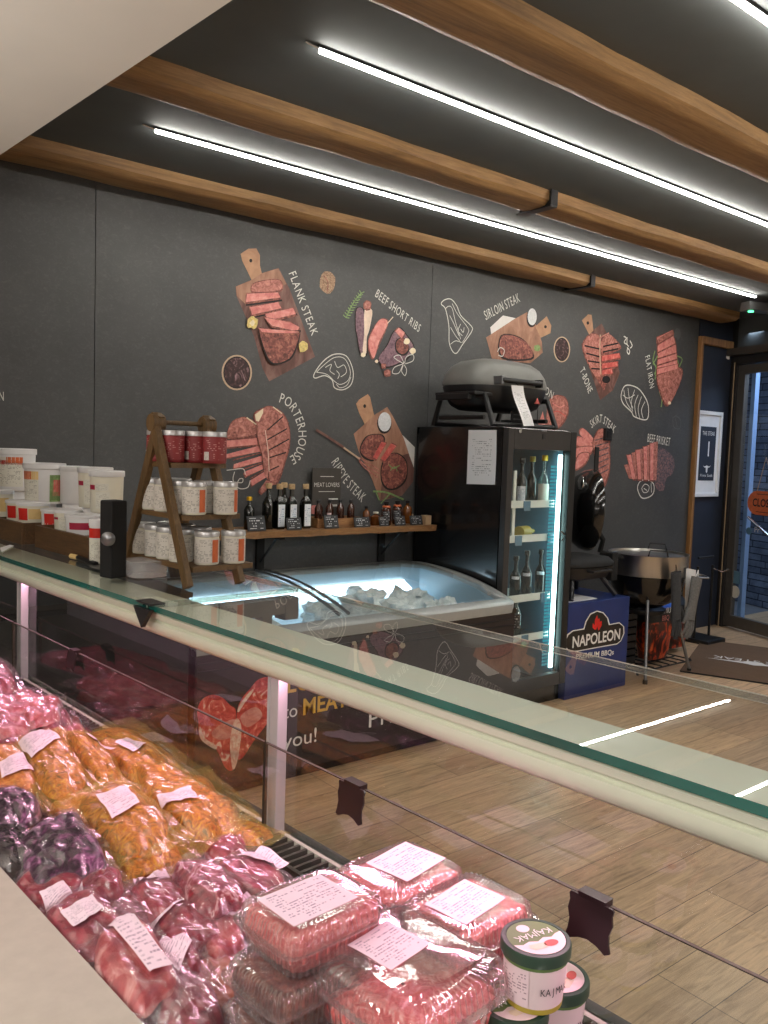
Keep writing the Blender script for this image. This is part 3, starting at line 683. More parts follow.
a.ell(128, 783, 90, 105, 'art_tan', 28); a.ell(128, 783, 80, 95, 'art_dark', 28); a.ell(128, 783, 74, 88, 'art_sauce', 28); a.done('bowl_picture', 'printed round sauce bowl under the flank steak board')
a = Art(215, 240, .1693); a.ell(663, 250, 46, 68, 'art_walnut', 16, .15); a.line([(640, 210), (665, 250), (660, 310)], 6, 'art_seared'); a.done('walnut_picture', 'printed brown walnut')
path_text('FLANK STEAK', [(291.5, 271), (302, 300), (315, 335)], 9, 'white chalk lettering of the flank steak')
def rib_chalk(o, k, out, inner, w, label):
    a = Art(*o, k); a.line(out, w, 'chalk', True)
    for l in inner: a.line(l, w*.7, 'chalk')
    a.done('chalk_drawing', label)
rib_chalk((200, 230), .3125, [(365, 460), (392, 422), (428, 398), (468, 404), (489, 450), (484, 492), (458, 511), (430, 505), (422, 480), (398, 466), (368, 474)],
          [[(372, 455), (405, 462), (432, 486), (450, 494), (474, 480), (480, 450), (462, 412), (430, 408), (396, 432), (372, 455)], [(400, 440), (420, 430), (415, 450), (430, 462)], [(430, 420), (440, 440), (460, 432), (468, 455), (450, 470)], [(436, 450), (445, 462), (440, 476)], [(436, 494), (448, 505), (470, 496), (482, 470)]], 3.2, 'white chalk drawing of a rib steak')
# beef short ribs
a = Art(335, 280, .1302)
a.line([(85, 290), (110, 230), (150, 160), (200, 102)], 9, 'art_green')
for i in range(11):
    t = i/10; x, y = 85+115*t, 290-188*t
    a.line([(x, y), (x-24+10*t, y-22)], 7, 'art_green', smooth=False); a.line([(x, y), (x+24, y+2-14*t)], 7, 'art_green', smooth=False)
a.poly([(165, 225), (215, 230), (225, 380), (240, 560), (195, 560), (172, 440), (158, 360)], 'art_purple', True)
a.poly([(225, 232), (284, 236), (262, 380), (242, 445), (238, 560), (210, 545), (222, 420)], 'art_bone', True); a.ell(246, 192, 24, 30, 'art_seared_red', 12, .3)
a.poly([(345, 302), (402, 330), (335, 478), (292, 602), (254, 490), (288, 385)], 'art_pink', True); a.line([(398, 335), (442, 284)], 7, 'art_bone', smooth=False)
a.poly([(485, 368), (530, 410), (600, 520), (545, 600), (452, 652), (380, 662), (330, 602), (400, 500), (440, 412)], 'art_purple', True)
a.poly([(470, 470), (520, 450), (560, 520), (520, 570), (470, 540)], 'art_seared', True); a.poly([(485, 366), (530, 405), (506, 450), (458, 396)], 'art_pink')
for x, y, r in ((545, 472, 24), (590, 545, 24), (210, 575, 19), (312, 625, 13)): a.ell(x, y, r, r, 'art_cream', 12, .3)
for x, y, r in ((395, 712, 20), (365, 658, 12)): a.ell(x, y, r, r, 'art_seared_red', 12)
for l in ([(520, 645), (460, 610), (445, 590), (490, 580), (520, 640)], [(525, 640), (540, 590), (590, 575), (590, 620), (530, 645)], [(515, 645), (450, 670), (432, 715), (480, 715), (510, 655)], [(520, 650), (540, 690), (528, 735), (502, 700), (515, 655)]): a.line(l, 6, 'chalk')
a.done('steak_picture', 'printed beef short ribs with rosemary and leaf sketches')
path_text('BEEF SHORT RIBS', [(375.5, 292), (397, 310), (420, 329)], 8.5, 'white chalk lettering of the beef short ribs')
# porterhouse
a = Art(215, 380, .1432)
a.poly([(90, 350), (130, 288), (208, 262), (280, 308), (292, 372), (180, 398), (92, 396)], 'art_seared_red', True)
for s_ in ([(62, 425), (290, 405), (297, 450), (62, 472)], [(62, 522), (300, 460), (316, 500), (62, 547)], [(128, 588), (325, 528), (322, 570), (130, 617)], [(198, 642), (325, 590), (332, 622), (214, 672)], [(244, 700), (340, 640), (352, 680), (255, 737)]): a.poly(s_, 'art_pink')
a.poly([(270, 242), (330, 200), (395, 186), (470, 240), (512, 340), (512, 450), (482, 560), (432, 705), (380, 702), (368, 560), (350, 420), (290, 320)], 'art_seared_red', True)
for s_ in ([(360, 350), (470, 255)], [(355, 420), (497, 340)], [(370, 490), (512, 412)], [(375, 542), (492, 505)], [(375, 632), (442, 600)]): a.line(s_, 9, 'art_dark', smooth=False)
for s_ in ([(62, 410), (285, 398)], [(70, 478), (300, 456)], [(120, 560), (320, 508)], [(190, 625), (325, 578)], [(240, 690), (335, 632)]): a.line(s_, 8, 'art_seared', smooth=False)
a.poly([(298, 318), (330, 340), (372, 560), (362, 692), (340, 662), (326, 520), (290, 380)], 'art_seared_red'); a.line([(345, 350), (365, 500), (372, 640)], 6, 'art_bone'); a.line([(215, 262), (282, 310)], 9, 'art_cream', smooth=False)
a.poly([(272, 242), (332, 198), (330, 230), (300, 290), (280, 285)], 'art_cream'); a.poly([(350, 700), (412, 722), (322, 792), (300, 770)], 'art_seared_red'); a.line([(398, 188), (462, 235)], 7, 'art_cream', smooth=False)
for l in ([(130, 640), (120, 700), (160, 755), (220, 750), (240, 700)], [(75, 630), (120, 625), (190, 620), (205, 660)], [(150, 715), (165, 690), (188, 690), (182, 715), (150, 715)]): a.line(l, 6, 'chalk')
a.done('steak_picture', 'printed heart-shaped porterhouse steak with pink slices')
path_text('PORTERHOUSE', [(279, 397), (292, 405), (301, 425), (302, 441), (298, 455), (291, 461)], 9.5, 'white chalk lettering curving round the porterhouse')
# ribeye
a = Art(305, 380, .15625)
a.poly([(620, 350), (702, 430), (696, 562)], 'art_paper')
a.poly([(310, 345), (380, 282), (440, 225), (525, 172), (560, 230), (630, 370), (696, 570), (690, 650), (620, 740), (480, 772), (430, 640), (340, 452)], 'art_board'); a.poly([(500, 520), (660, 470), (696, 570), (690, 650), (620, 740), (480, 770)], 'art_board_dark')
a.poly([(325, 152), (345, 125), (400, 90), (415, 110), (440, 225), (380, 282), (345, 212)], 'art_handle'); a.ell(380, 167, 9, 12, 'art_dark', 12)
a.ell(505, 278, 46, 66, 'art_dark'); a.ell(507, 268, 42, 62, 'art_salt')
a.poly([(355, 430), (400, 360), (480, 352), (502, 400), (440, 500), (400, 502), (360, 470)], 'art_seared', True)
a.poly([(488, 562), (520, 490), (580, 470), (640, 522), (642, 620), (590, 682), (530, 692), (490, 642)], 'art_seared', True)
for s_ in ([(430, 495), (485, 395), (516, 405), (456, 508)], [(480, 502), (545, 405), (580, 422), (505, 520)]): a.poly(s_, 'art_red')
a.line([(530, 540), (560, 565), (600, 545)], 7, 'art_green'); a.line([(540, 580), (570, 555), (585, 585)], 6, 'art_green')
a.line([(66, 318), (120, 350), (242, 430)], 17, 'art_board_dark', smooth=False); a.line([(242, 432), (345, 505)], 12, 'art_tan', smooth=False)
for l in ([(340, 495), (380, 520), (466, 572)], [(340, 508), (380, 545), (470, 600)], [(340, 515), (375, 560), (462, 625)]): a.line(l, 7, 'art_seared_red')
a.line([(430, 712), (520, 720), (625, 765)], 12, 'art_green'); a.line([(450, 720), (470, 770)], 8, 'art_green'); a.line([(540, 725), (480, 790)], 8, 'art_green')
a.done('steak_picture', 'printed ribeye on a board with a salt bowl and carving fork')
path_text('RIPEYE STEAK', [(334, 459), (345, 478), (364, 499)], 10, 'white chalk lettering of the ribeye')
# sirloin
a = Art(430, 285, .1693)
a.poly([(355, 250), (430, 180), (505, 196), (400, 265), (360, 292)], 'art_paper')
a.poly([(330, 310), (500, 200), (572, 160), (630, 242), (660, 340), (664, 400), (592, 462), (366, 442)], 'art_board'); a.poly([(620, 245), (688, 184), (715, 240), (710, 285), (652, 312)], 'art_handle'); a.ell(680, 247, 8, 9, 'art_dark', 12)
a.ell(598, 198, 30, 52, 'art_dark'); a.ell(601, 188, 27, 50, 'art_salt'); a.poly([(420, 302), (520, 310), (592, 370), (592, 432), (425, 424)], 'art_seared', True); a.ell(630, 372, 20, 20, 'art_green', 10, .5)
a.line([(395, 395), (410, 370), (435, 385), (425, 420), (400, 415)], 5, 'chalk'); a.done('steak_picture', 'printed sirloin steak on a board with salt')
path_text('SIRLOIN STEAK', [(484, 316), (519, 297)], 9, 'white chalk lettering of the sirloin steak')
rib_chalk((430, 285), .1693, [(65, 112), (85, 88), (122, 84), (156, 122), (182, 182), (240, 240), (246, 272), (192, 350), (150, 405), (114, 350), (110, 240), (90, 142)],
          [[(90, 140), (110, 125), (130, 140), (150, 220), (180, 320)], [(130, 110), (160, 170), (220, 250), (225, 280), (190, 340)], [(115, 180), (140, 230), (170, 300)], [(120, 250), (150, 300), (175, 330)], [(180, 230), (165, 270), (190, 300)], [(200, 250), (195, 280), (180, 260)], [(120, 350), (150, 330), (185, 340)]], 5.5, 'white chalk drawing of a long steak')
a = Art(560, 300, .1693); a.ell(10, 292, 49, 76, 'art_tan', 28); a.ell(10, 292, 42, 69, 'art_dark', 28); a.ell(10, 292, 38, 62, 'art_sauce', 28); a.done('bowl_picture', 'printed round sauce bowl beside the T-bone')
# T-bone
a = Art(560, 300, .1693)
a.poly([(124, 262), (175, 195), (245, 138), (282, 210), (352, 430), (312, 532), (236, 592), (200, 480), (150, 340)], 'art_board_dark'); a.poly([(128, 120), (165, 85), (186, 88), (196, 180), (172, 206)], 'art_handle'); a.ell(163, 136, 8, 10, 'art_dark', 12)
a.poly([(135, 262), (180, 206), (230, 232), (236, 452), (200, 442), (150, 332)], 'art_seared_red', True); a.poly([(244, 240), (290, 204), (340, 258), (345, 284), (244, 312)], 'art_seared_red', True)
for s_ in ([(245, 330), (346, 315), (352, 340), (245, 362)], [(245, 376), (336, 364), (336, 392), (245, 405)], [(245, 416), (302, 404), (306, 434), (245, 442)]): a.poly(s_, 'art_red')
for s_ in ([(140, 270), (228, 290)], [(150, 315), (228, 335)], [(160, 360), (228, 370)], [(180, 405), (230, 408)], [(250, 275), (338, 256)], [(248, 308), (340, 288)]): a.line(s_, 9, 'art_dark', smooth=False)
a.poly([(200, 450), (282, 462), (255, 535)], 'art_seared'); a.line([(233, 205), (230, 300), (236, 440)], 9, 'art_tan'); a.line([(180, 200), (225, 225), (245, 215), (285, 195)], 8, 'art_seared_red'); a.ell(268, 470, 24, 22, 'art_dark', 12)
a.done('steak_picture', 'printed T-bone steak with three red slices on a board')
path_text('T-BONE', [(581.5, 368), (590.5, 392)], 8, 'white chalk lettering of the T-bone')
a = Art(560, 300, .1693)
for l in ([(375, 215), (390, 225), (378, 250), (395, 262)], [(395, 220), (395, 260), (405, 275)], [(412, 240), (425, 270), (412, 285)], [(395, 280), (410, 300), (405, 320), (395, 305), (398, 285)]): a.line(l, 7, 'chalk')
a.done('chalk_drawing', 'small white chalk chili sketch')
# flat iron
a = Art(560, 300, .1693)
for l in ([(560, 300), (548, 360), (566, 400), (560, 470)], [(690, 330), (720, 350), (700, 400)], [(575, 330), (548, 380)], [(585, 540), (600, 590), (596, 632)], [(690, 345), (700, 380)], [(572, 400), (556, 440)]): a.line(l, 9, 'art_green')
a.poly([(572, 222), (662, 178), (682, 270), (692, 380), (640, 440), (570, 440), (578, 330)], 'art_pink'); a.poly([(580, 440), (700, 400), (712, 470), (640, 620), (592, 540)], 'art_seared_red', True)
a.poly([(578, 225), (662, 180), (668, 205), (578, 262)], 'art_seared_red')
for s_ in ([(572, 265), (672, 205)], [(575, 312), (682, 258)], [(575, 348), (688, 312)], [(570, 388), (692, 350)]): a.line(s_, 9, 'art_seared', smooth=False)
a.poly([(570, 408), (692, 378), (692, 406), (570, 440)], 'art_pink'); a.ell(690, 200, 20, 34, 'chalk_faint', 12, .5); a.ell(643, 608, 9, 10, 'art_cream', 8)
a.done('steak_picture', 'printed flat iron steak with pink slices and greens')
path_text('FLAT IRON', [(647, 355), (652, 388)], 8, 'white chalk lettering of the flat iron')
rib_chalk((560, 300), .1693, [(360, 560), (386, 505), (450, 516), (492, 560), (520, 625), (512, 705), (440, 690), (420, 660), (372, 612)],
          [[(375, 530), (390, 600), (420, 650)], [(400, 520), (410, 590), (430, 640)], [(440, 530), (420, 600), (428, 660)], [(460, 560), (440, 620), (450, 690)], [(480, 570), (460, 640), (470, 700)], [(500, 600), (480, 650), (490, 700)], [(370, 560), (400, 580), (440, 560)]], 6.5, 'white chalk drawing of ribs')
# filet mignon (partly hidden by the grill), skirt, brisket
a = Art(530, 380, .2083)
a.poly([(80, 170), (98, 95), (130, 74), (172, 95), (178, 160), (132, 226), (82, 226)], 'art_seared_red', True); a.poly([(35, 225), (60, 150), (75, 225)], 'art_pink'); a.line([(90, 165), (130, 150), (170, 175)], 6, 'art_red'); a.line([(105, 110), (140, 130), (165, 120)], 5, 'art_pink')
a.done('steak_picture', 'printed filet behind the grill')
path_text('FILET MIGNON', [(512, 370), (530, 379), (553, 396)], 8, 'white chalk lettering of the filet')
a = Art(530, 380, .2083)
for s_ in ([(255, 232), (302, 280), (292, 300), (240, 262)], [(232, 270), (300, 308), (290, 325), (222, 312)], [(218, 330), (295, 320), (285, 352), (222, 372)], [(232, 360), (280, 352), (262, 398), (216, 426)]): a.poly(s_, 'art_pink', True)
a.poly([(308, 275), (340, 235), (372, 262), (378, 340), (376, 432), (345, 510), (322, 400), (302, 330)], 'art_seared_red', True)
for i in range(7): a.line([(308+i*2, 290+i*28), (374, 272+i*26)], 7, 'art_char', smooth=False)
a.done('steak_picture', 'printed skirt steak above the black kettle lid')
path_text('SKIRT STEAK', [(590, 425), (601, 418.5), (615, 430)], 8, 'white chalk lettering of the skirt steak')
a = Art(530, 380, .2083)
a.poly([(612, 340), (650, 335), (692, 385), (682, 450), (655, 470), (640, 530), (600, 505)], 'art_char', True)
tops = [(452, 408), (466, 362), (488, 350), (508, 338), (526, 332), (544, 322), (560, 314), (576, 306), (592, 299)]
for i, (x0, y0) in enumerate(tops):
    t = i/8; x1 = 476+112*t; a.poly([(x0-2, y0), (x0+18, y0-4), (x1+15, 482-8*(1-t)), (x1-1, 474+6*t)], 'art_pink' if i % 2 else 'art_seared_red', False, i % 2 == 1)
a.done('steak_picture', 'printed fan of beef brisket slices')
rib_chalk((530, 380), .2083, [(515, 520), (530, 485), (565, 480), (592, 500), (592, 540), (570, 562), (535, 565)], [[(535, 520), (550, 500), (570, 510), (565, 535), (545, 540), (535, 520)], [(545, 520), (560, 530)], [(580, 495), (582, 540)]], 5.5, 'white chalk drawing of a sliced round')
path_text('BEEF BRISKET', [(647, 437.5), (670, 442)], 8, 'white chalk lettering of the brisket')
a = Art(640, 270, .2246); a.line([(145, 660), (160, 650), (180, 670), (175, 705), (150, 700), (145, 660)], 5, 'chalk_faint'); a.line([(155, 655), (165, 700)], 4, 'chalk_faint'); a.done('chalk_drawing', 'faint grey chalk sketch beside the timber trim')
path_text('N', [(-2, 396), (4, 396.3)], 9, 'white letter at the edge of the mural')
# ================================================================== WALL SHELF AND ITS GOODS
X3 = V3((1, 0, 0)); SY = 4.0; ST = 1.128        # shelf front, shelf top
sxa, sxb = 1.95, onY(437, 526, SY).x
sh = thing('wall_shelf', 'live-edge wooden wall shelf on black brackets above the chest freezer', 'shelf', ((sxa+sxb)/2, WY, 1.09))
b = MB()
def edge(u, v):
    x = sxa+(sxb-sxa)*u; y = WY-.003-(WY-SY)*min(1, max(0, (v-.25)/.25 if v < .5 else (1 if v < .75 else 1-(v-.75)*4)))
    z = ST if v < .5 else (ST-.04)
    if v < .5: z = ST
    return V3((x, y+(.012*nz(u*14, 3)+.006*nz(u*40, 5) if .45 < v < .8 else 0), z-(.004*nz(u*9, 2) if v >= .5 else 0)))
def shp(u, v):
    k = v*4; x = sxa+(sxb-sxa)*u; w = .012*nz(u*14, 3)+.006*nz(u*40, 5)
    pts = [V3((x, WY-.003, ST)), V3((x, SY+w, ST)), V3((x, SY+.008+w, ST-.036-.006*nz(u*20, 8))), V3((x, WY-.003, ST-.038)), V3((x, WY-.003, ST))]
    i = min(int(k), 3); return pts[i].lerp(pts[i+1], k-i)
b.sheet(shp, 60, 4, 'shelf_wood', False)
for u in (0, 1): b.add([shp(u, i/4) for i in range(4)], [(0, 1, 2, 3) if u else (3, 2, 1, 0)], 'shelf_wood')
b.build('board', sh)
for px in (259, 380):
    x = onY(px, 545, WY).x; b = MB(); b.box((x, WY-.012, .99), (.05, .02, .24), 'black_matte'); b.box((x, WY-.13, 1.082), (.03, .26, .012), 'black_matte'); b.tube([(x, WY-.02, .92), (x, WY-.2, 1.078)], .007, 'black_matte'); b.build('bracket', sh)
def bottle(name, label, cat, x, y, z, h, r, body, cap, group=None, lab=None, neck=.35, capname='cork', boxy=False):
    t = thing(name, label, cat, (x, y, z), group); b = MB(); T = Matrix.Translation((x, y, z)); hb = h*(1-neck)
    b.lathe([(r*.85, 0), (r, r*.2), (r, hb*.86), (r*.8, hb*.97), (r*.36, hb+h*neck*.22), (r*.34, h*.9)], body, 16 if not boxy else 4, T @ Matrix.Rotation(math.pi/4, 4, 'Z') if boxy else T, not boxy); b.build('body', t)
    b = MB(); b.lathe([(r*.5, h*.885), (r*.52, h*.89), (r*.52, h*.99), (r*.46, h)], cap, 14, T); b.build(capname, t)
    if lab:
        m, za, zb_, aw = lab; b = MB(); ca = math.atan2(-y, -x)
        if boxy:
            rr = r*.7071+.0012; b.quad((x-rr*.8, y-rr, z+h*za), (x+rr*.8, y-rr, z+h*za), (x+rr*.8, y-rr, z+h*zb_), (x-rr*.8, y-rr, z+h*zb_), m)
        else: b.sheet(lambda u, v: V3((x+(r+.0008)*math.cos(ca+(u-.5)*aw), y+(r+.0008)*math.sin(ca+(u-.5)*aw), z+h*(za+(zb_-za)*v))), 8, 1, m)
        b.build('label', t)
    return t
def shx(px, Y, py=522): return onY(px, py, Y).x
for i, (px, Y, h, lb, nm_) in enumerate(((268, 4.14, .262, None, 'dark corked bottle without a pale label, nearest the wooden ladder rack'), (279, 4.11, .26, 1, 'white-labelled corked bottle beside the plain dark bottle'),
        (283.5, 4.22, .262, None, 'corked bottle standing behind the white-labelled bottles'), (291, 4.1, .26, 1, 'white-labelled corked bottle in the middle of the row, behind a slate tag'), (305, 4.11, .26, 1, 'white-labelled corked bottle standing apart next to the wooden crate on the shelf'))):
    bottle('oil_bottle', nm_, 'bottle', shx(px, Y), Y, ST, h, .036, 'bottle_dark', 'cork', 'corked bottles on the wall shelf', ('bottle_print', .06, .55, 1.5) if lb else None, .36, boxy=bool(lb))
bottle('sauce_bottle', 'dark sauce bottle with a yellow cap at the ladder-rack end of the wall shelf', 'bottle', shx(249, 4.15), 4.15, ST, .185, .03, 'bottle_dark', 'yellow_plastic', None, None, .3, 'cap')
# low wooden crate with small dark bottles
cx0, cx1 = shx(313, 4.12), shx(360, 4.12)
cr_ = thing('bottle_crate', 'low wooden crate holding small dark bottles on the wall shelf', 'crate', ((cx0+cx1)/2, 4.14, ST))
b = MB(); b.box(((cx0+cx1)/2, 4.075, ST+.028), (cx1-cx0, .012, .055), 'shelf_wood'); b.box(((cx0+cx1)/2, 4.235, ST+.028), (cx1-cx0, .012, .055), 'shelf_wood'); b.box(((cx0+cx1)/2, 4.155, ST+.006), (cx1-cx0, .15, .01), 'shelf_wood'); b.build('tray', cr_)
for x in (cx0+.006, cx1-.006): b = MB(); b.box((x, 4.155, ST+.028), (.012, .15, .055), 'shelf_wood'); b.build('end_board', cr_)
for i in range(8):
    x = cx0+.035+(cx1-cx0-.07)*i/7
    bottle('spice_bottle', f'{ORD[i]} small dark bottle in the shelf crate, counted from the corked bottles', 'bottle', x, 4.12+.05*(i % 2), ST+.012, .15, .022, 'sauce_brown', 'black_plastic', 'small bottles in the shelf crate', ('pale_pink', .25, .5, 1.2) if i in (1, 2, 3) else None, .22, 'cap')
for i, (px, Y, h, r, body, cap, lb) in enumerate(((366, 4.14, .12, .024, 'amber_jar', 'black_plastic', 'slim amber bottle just past the shelf crate'), (375.5, 4.12, .085, .034, 'amber_jar', 'ivory_plastic', 'squat amber jar with a cream lid on the wall shelf'),
        (386, 4.1, .15, .033, 'sauce_brown', 'black_plastic', 'dark jar with an orange neck band beside the cream-lidded jar'), (397, 4.15, .15, .034, 'sauce_brown', 'black_plastic', 'dark jar with an orange neck band, second past the cream lid'), (407, 4.16, .15, .03, 'amber_jar', 'black_plastic', 'amber bottle on the shelf nearest the fridge'))):
    t = bottle('sauce_jar', lb, 'jar', shx(px, Y), Y, ST, h, r, body, cap, 'sauce jars at the fridge end of the shelf', ('tag_print', .2, .6, 1.6) if i in (2, 3) else None, .25, 'cap')
    if i in (2, 3): b = MB(); b.lathe([(r*.82, h*.76), (r*.84, h*.77), (r*.7, h*.83)], 'orange_label', 14, Matrix.Translation((shx(px, Y), Y, ST))); b.build('neck_band', t)
for px, Y in ((408, 4.2), (426, 4.06)):
    b = MB(); b.box((shx(px, Y), Y, ST+.03), (.05, .05, .06), 'card_brown'); tag(b.build('small_box', bevel=.003), 'small brown box behind the slate tags near the fridge' if px < 420 else 'small brown box at the fridge end of the wall shelf', 'box')
def slate(px0, px1, h, Y, label, tilt=.25):
    x0, x1 = shx(px0, Y), shx(px1, Y); t = thing('price_tag', label, 'price tag', ((x0+x1)/2, Y, ST), 'slate price tags on the wall shelf'); b = MB()
    R = Matrix.Rotation(-tilt, 3, 'X'); b.box(((x0+x1)/2, Y+.02, ST+h/2+.001), (x1-x0, .004, h), 'slate', R); b.build('slate', t)
    b = MB(); c = V3(((x0+x1)/2, Y+.02, ST+h/2+.001)); n = R @ V3((0, -.0028, 0)); u_ = R @ V3((0, 0, 1)); w2 = (x1-x0)/2*.92
    b.quad(c+n-X3*w2-u_*h*.44, c+n+X3*w2-u_*h*.44, c+n+X3*w2+u_*h*.44, c+n-X3*w2+u_*h*.44, 'tag_print'); b.build('chalk_writing', t)
for a_ in ((249, 267, .085, 4.03, 'slate price tag in front of the yellow-capped bottle'), (288.5, 303, .07, 4.02, 'slate price tag in front of the middle white-labelled bottle'), (326, 340, .08, 4.02, 'slate price tag leaning on the shelf crate'),
           (356, 371.5, .062, 4.02, 'slate price tag at the end of the shelf crate'), (381, 390.5, .06, 4.03, 'slate price tag in front of the first orange-banded jar'), (396.5, 407, .062, 4.03, 'slate price tag in front of the second orange-banded jar'), (412, 424, .06, 4.03, 'slate price tag closest to the fridge')): slate(*a_)
x0, x1 = shx(312.5, 4.26, 480), shx(341, 4.26, 480); z0, z1 = ST+.06, onY(326, 468, 4.26).z
t = thing('menu_card', 'dark upright card with a pink steak picture standing behind the small bottles', 'card', ((x0+x1)/2, 4.26, ST))
b = MB(); b.box(((x0+x1)/2, 4.262, (ST+z1)/2), (x1-x0, .006, z1-ST), 'card_dark'); b.build('board', t)
b = MB(); xm = (x0+x1)/2; hh = z1-z0; y_ = 4.258
b.text('MEAT LOVERS', (xm, y_, z0+hh*.6), X3, up, hh*.09, 'chalk', 'C', .8)
b.add([V3((xm-.085+.05*math.cos(a_), y_, z0+hh*.12+.028*math.sin(a_))) for a_ in [2*math.pi*i/14 for i in range(14)]], [tuple(range(14))], 'art_pink')
b.box((xm+.05, y_, z0+hh*.2), (.06, .001, .012), 'chalk'); b.box((xm+.05, y_, z0+hh*.34), (.07, .001, .008), 'chalk'); b.box((xm, y_, z0+hh*.82), (.1, .001, .004), 'chalk'); b.box((xm, y_, z0+hh*.5), (.12, .001, .004), 'chalk')
b.build('print', t)

# ================================================================== CHEST FREEZER
FX1 = 3.68; FX0 = 1.63; FYB = 4.27; FYF = 3.30; FZB = .87; FZF = .735
fz = thing('chest_freezer', 'low display freezer with a curved pale rim and dark printed front under the wall shelf', 'freezer', ((FX0+FX1)/2, 3.8, 0))
def ftop(u, y):                       # rim height across the depth
    k = (FYB-y)/(FYB-FYF); return FZB-(FZB-FZF)*k**2.6
b = MB()
for xa, xb in ((FX0, 2.42), (2.42, FX1)): pass
b.box(((FX0+FX1)/2, FYF+.03, .36), (FX1-FX0-.02, .03, .62), 'freezer_front'); b.box((FX1-.02, (FYB+FYF)/2, .38), (.03, FYB-FYF-.04, .7), 'black_plastic'); b.box((FX0+.02, (FYB+FYF)/2, .38), (.03, FYB-FYF-.04, .7), 'black_plastic'); b.box(((FX0+FX1)/2, FYB-.02, .43), (FX1-FX0, .03, .8), 'black_plastic')
b.box(((FX0+FX1)/2, (FYB+FYF)/2, .045), (FX1-FX0-.08, FYB-FYF-.1, .09), 'black_matte'); b.build('cabinet', fz)
b = MB(); b.box(((FX0+FX1)/2, FYF+.03, .685), (FX1-FX0-.004, .045, .03), 'black_gloss')
for z in (.6, .635): b.box(((FX0+FX1)/2, FYF+.01, z), (FX1-FX0-.03, .006, .008), 'dark_metal')
b.build('front_strip', fz)
# pale rim following the curve, rounded at the free front corner
def rim_path(off):
    P = []; n = 24; r = max(.012, .06-off)
    for i in range(n+1): x = FX0+off+(FX1-.06-FX0-off)*i/n; P.append((x, FYF+off))
    for i in range(1, 9): a_ = -math.pi/2+math.pi/2*i/8; P.append((FX1-.06+r*math.cos(a_), FYF+.06+r*math.sin(a_)))
    for i in range(1, 15): P.append((FX1-off, FYF+.06+(FYB-off-FYF-.16)*i/14))
    for i in range(1, n+1): P.append((FX1-off-(FX1-FX0-2*off)*i/n, FYB-off))
    for i in range(1, 14): P.append((FX0+off, FYB-off-(FYB-FYF-2*off)*i/14))
    return P
def loopsheet(mb, loops, m, smooth=True):
    n = len(loops[0]); vs = [p for l in loops for p in l]; fs = []
    for i in range(len(loops)-1):
        for k in range(n): k2 = (k+1) % n; fs.append((i*n+k, i*n+k2, (i+1)*n+k2, (i+1)*n+k))
    return mb.add(vs, fs, m, smooth)
def rl(off, dz, flat=None): return [V3((x, y, (ftop(0, y)+dz) if flat is None else flat)) for x, y in rim_path(off)]
b = MB(); loopsheet(b, [rl(.004, -.06), rl(0, -.03), rl(0, -.008), rl(.012, 0), rl(.06, .0), rl(.075, -.012), rl(.08, -.045)], 'freezer_rim'); b.build('rim', fz)
b = MB(); loopsheet(b, [rl(.08, -.03), rl(.085, 0, .5), rl(.09, 0, .22)], 'freezer_inner', False); pts = rl(.09, 0, .22); b.add(pts, [tuple(range(len(pts)))], 'freezer_inner'); b.build('inner_tub', fz)
b = MB(); b.box(((FX0+FX1)/2, FYB-.1, .745), (FX1-FX0-.3, .018, .02), 'led_freezer'); b.build('lamp', fz)
xc = 2.4
b = MB()
b.sheet(lambda u, v: V3((FX0+.06+(FX1-FX0-.14)*u, FYB-.07-(FYB-FYF-.14)*v, ftop(0, FYB-.07-(FYB-FYF-.14)*v)+.004)), 2, 14, 'clear_glass'); b.build('glass_lid', fz)
for x in (2.44, 2.5):
    b = MB(); b.tube([(x, FYB-.07-(FYB-FYF-.14)*i/12, ftop(0, FYB-.07-(FYB-FYF-.14)*i/12)+.012) for i in range(13)], .009, 'grey_metal'); b.build('lid_frame', fz)
b = MB(); b.tube([(FX1-.12, FYF+.42, ftop(0, FYF+.42)+.012), (FX1-.1, FYF+.22, ftop(0, FYF+.22)+.018), (FX1-.14, FYF+.1, ftop(0, FYF+.1)+.016)], .014, 'freezer_rim'); b.build('lid_handle', fz)
# black box added past the freezer to darken the view behind the front glass
bc = thing('dark_backing', 'plain black box past the freezer end, added as dark backing for the meat reflections', 'cabinet', (1.1, 3.75, 0))
b = MB(); b.box((1.1, 3.75, .47), (1.0, .88, .94), 'black_matte'); b.build('case', bc, bevel=.005)
b = MB(); b.box((1.1, 3.75, .95), (1.02, .9, .02), 'black_plastic'); b.build('top', bc)
# printed front: heart of meat and slogan
yq = FYF+.0135
def fp(x, y, o=0): p = onY(x, y, yq-o); return p
b = MB(); Y_ = V3((0, -.0006, 0))
def fpoly(pts, m, k, sm=True):
    P = [fp(180+x*.15625, 660+y*.15625) + Y_*k for x, y in pts]; P = spline(P, True, 4) if sm else P
    a_ = sum(((P[i]-P[0]).cross(P[i+1]-P[0]) for i in range(1, len(P)-1)), V3()); 
    if a_.y > 0: P.reverse()
    b.add(P, [tuple(range(len(P)))], m)
fpoly([(110, 330), (135, 260), (200, 222), (270, 240), (320, 290), (358, 330), (345, 500), (345, 690), (290, 690), (230, 570), (130, 500), (118, 400)], 'heart_red', 1)
fpoly([(365, 320), (400, 240), (450, 180), (500, 125), (570, 110), (620, 160), (620, 280), (560, 400), (470, 520), (395, 630), (355, 610), (360, 450)], 'heart_red', 2)
fpoly([(200, 470), (260, 410), (355, 380), (350, 480), (250, 510)], 'art_pink', 3); fpoly([(385, 360), (480, 300), (525, 360), (430, 430)], 'art_pink', 4)
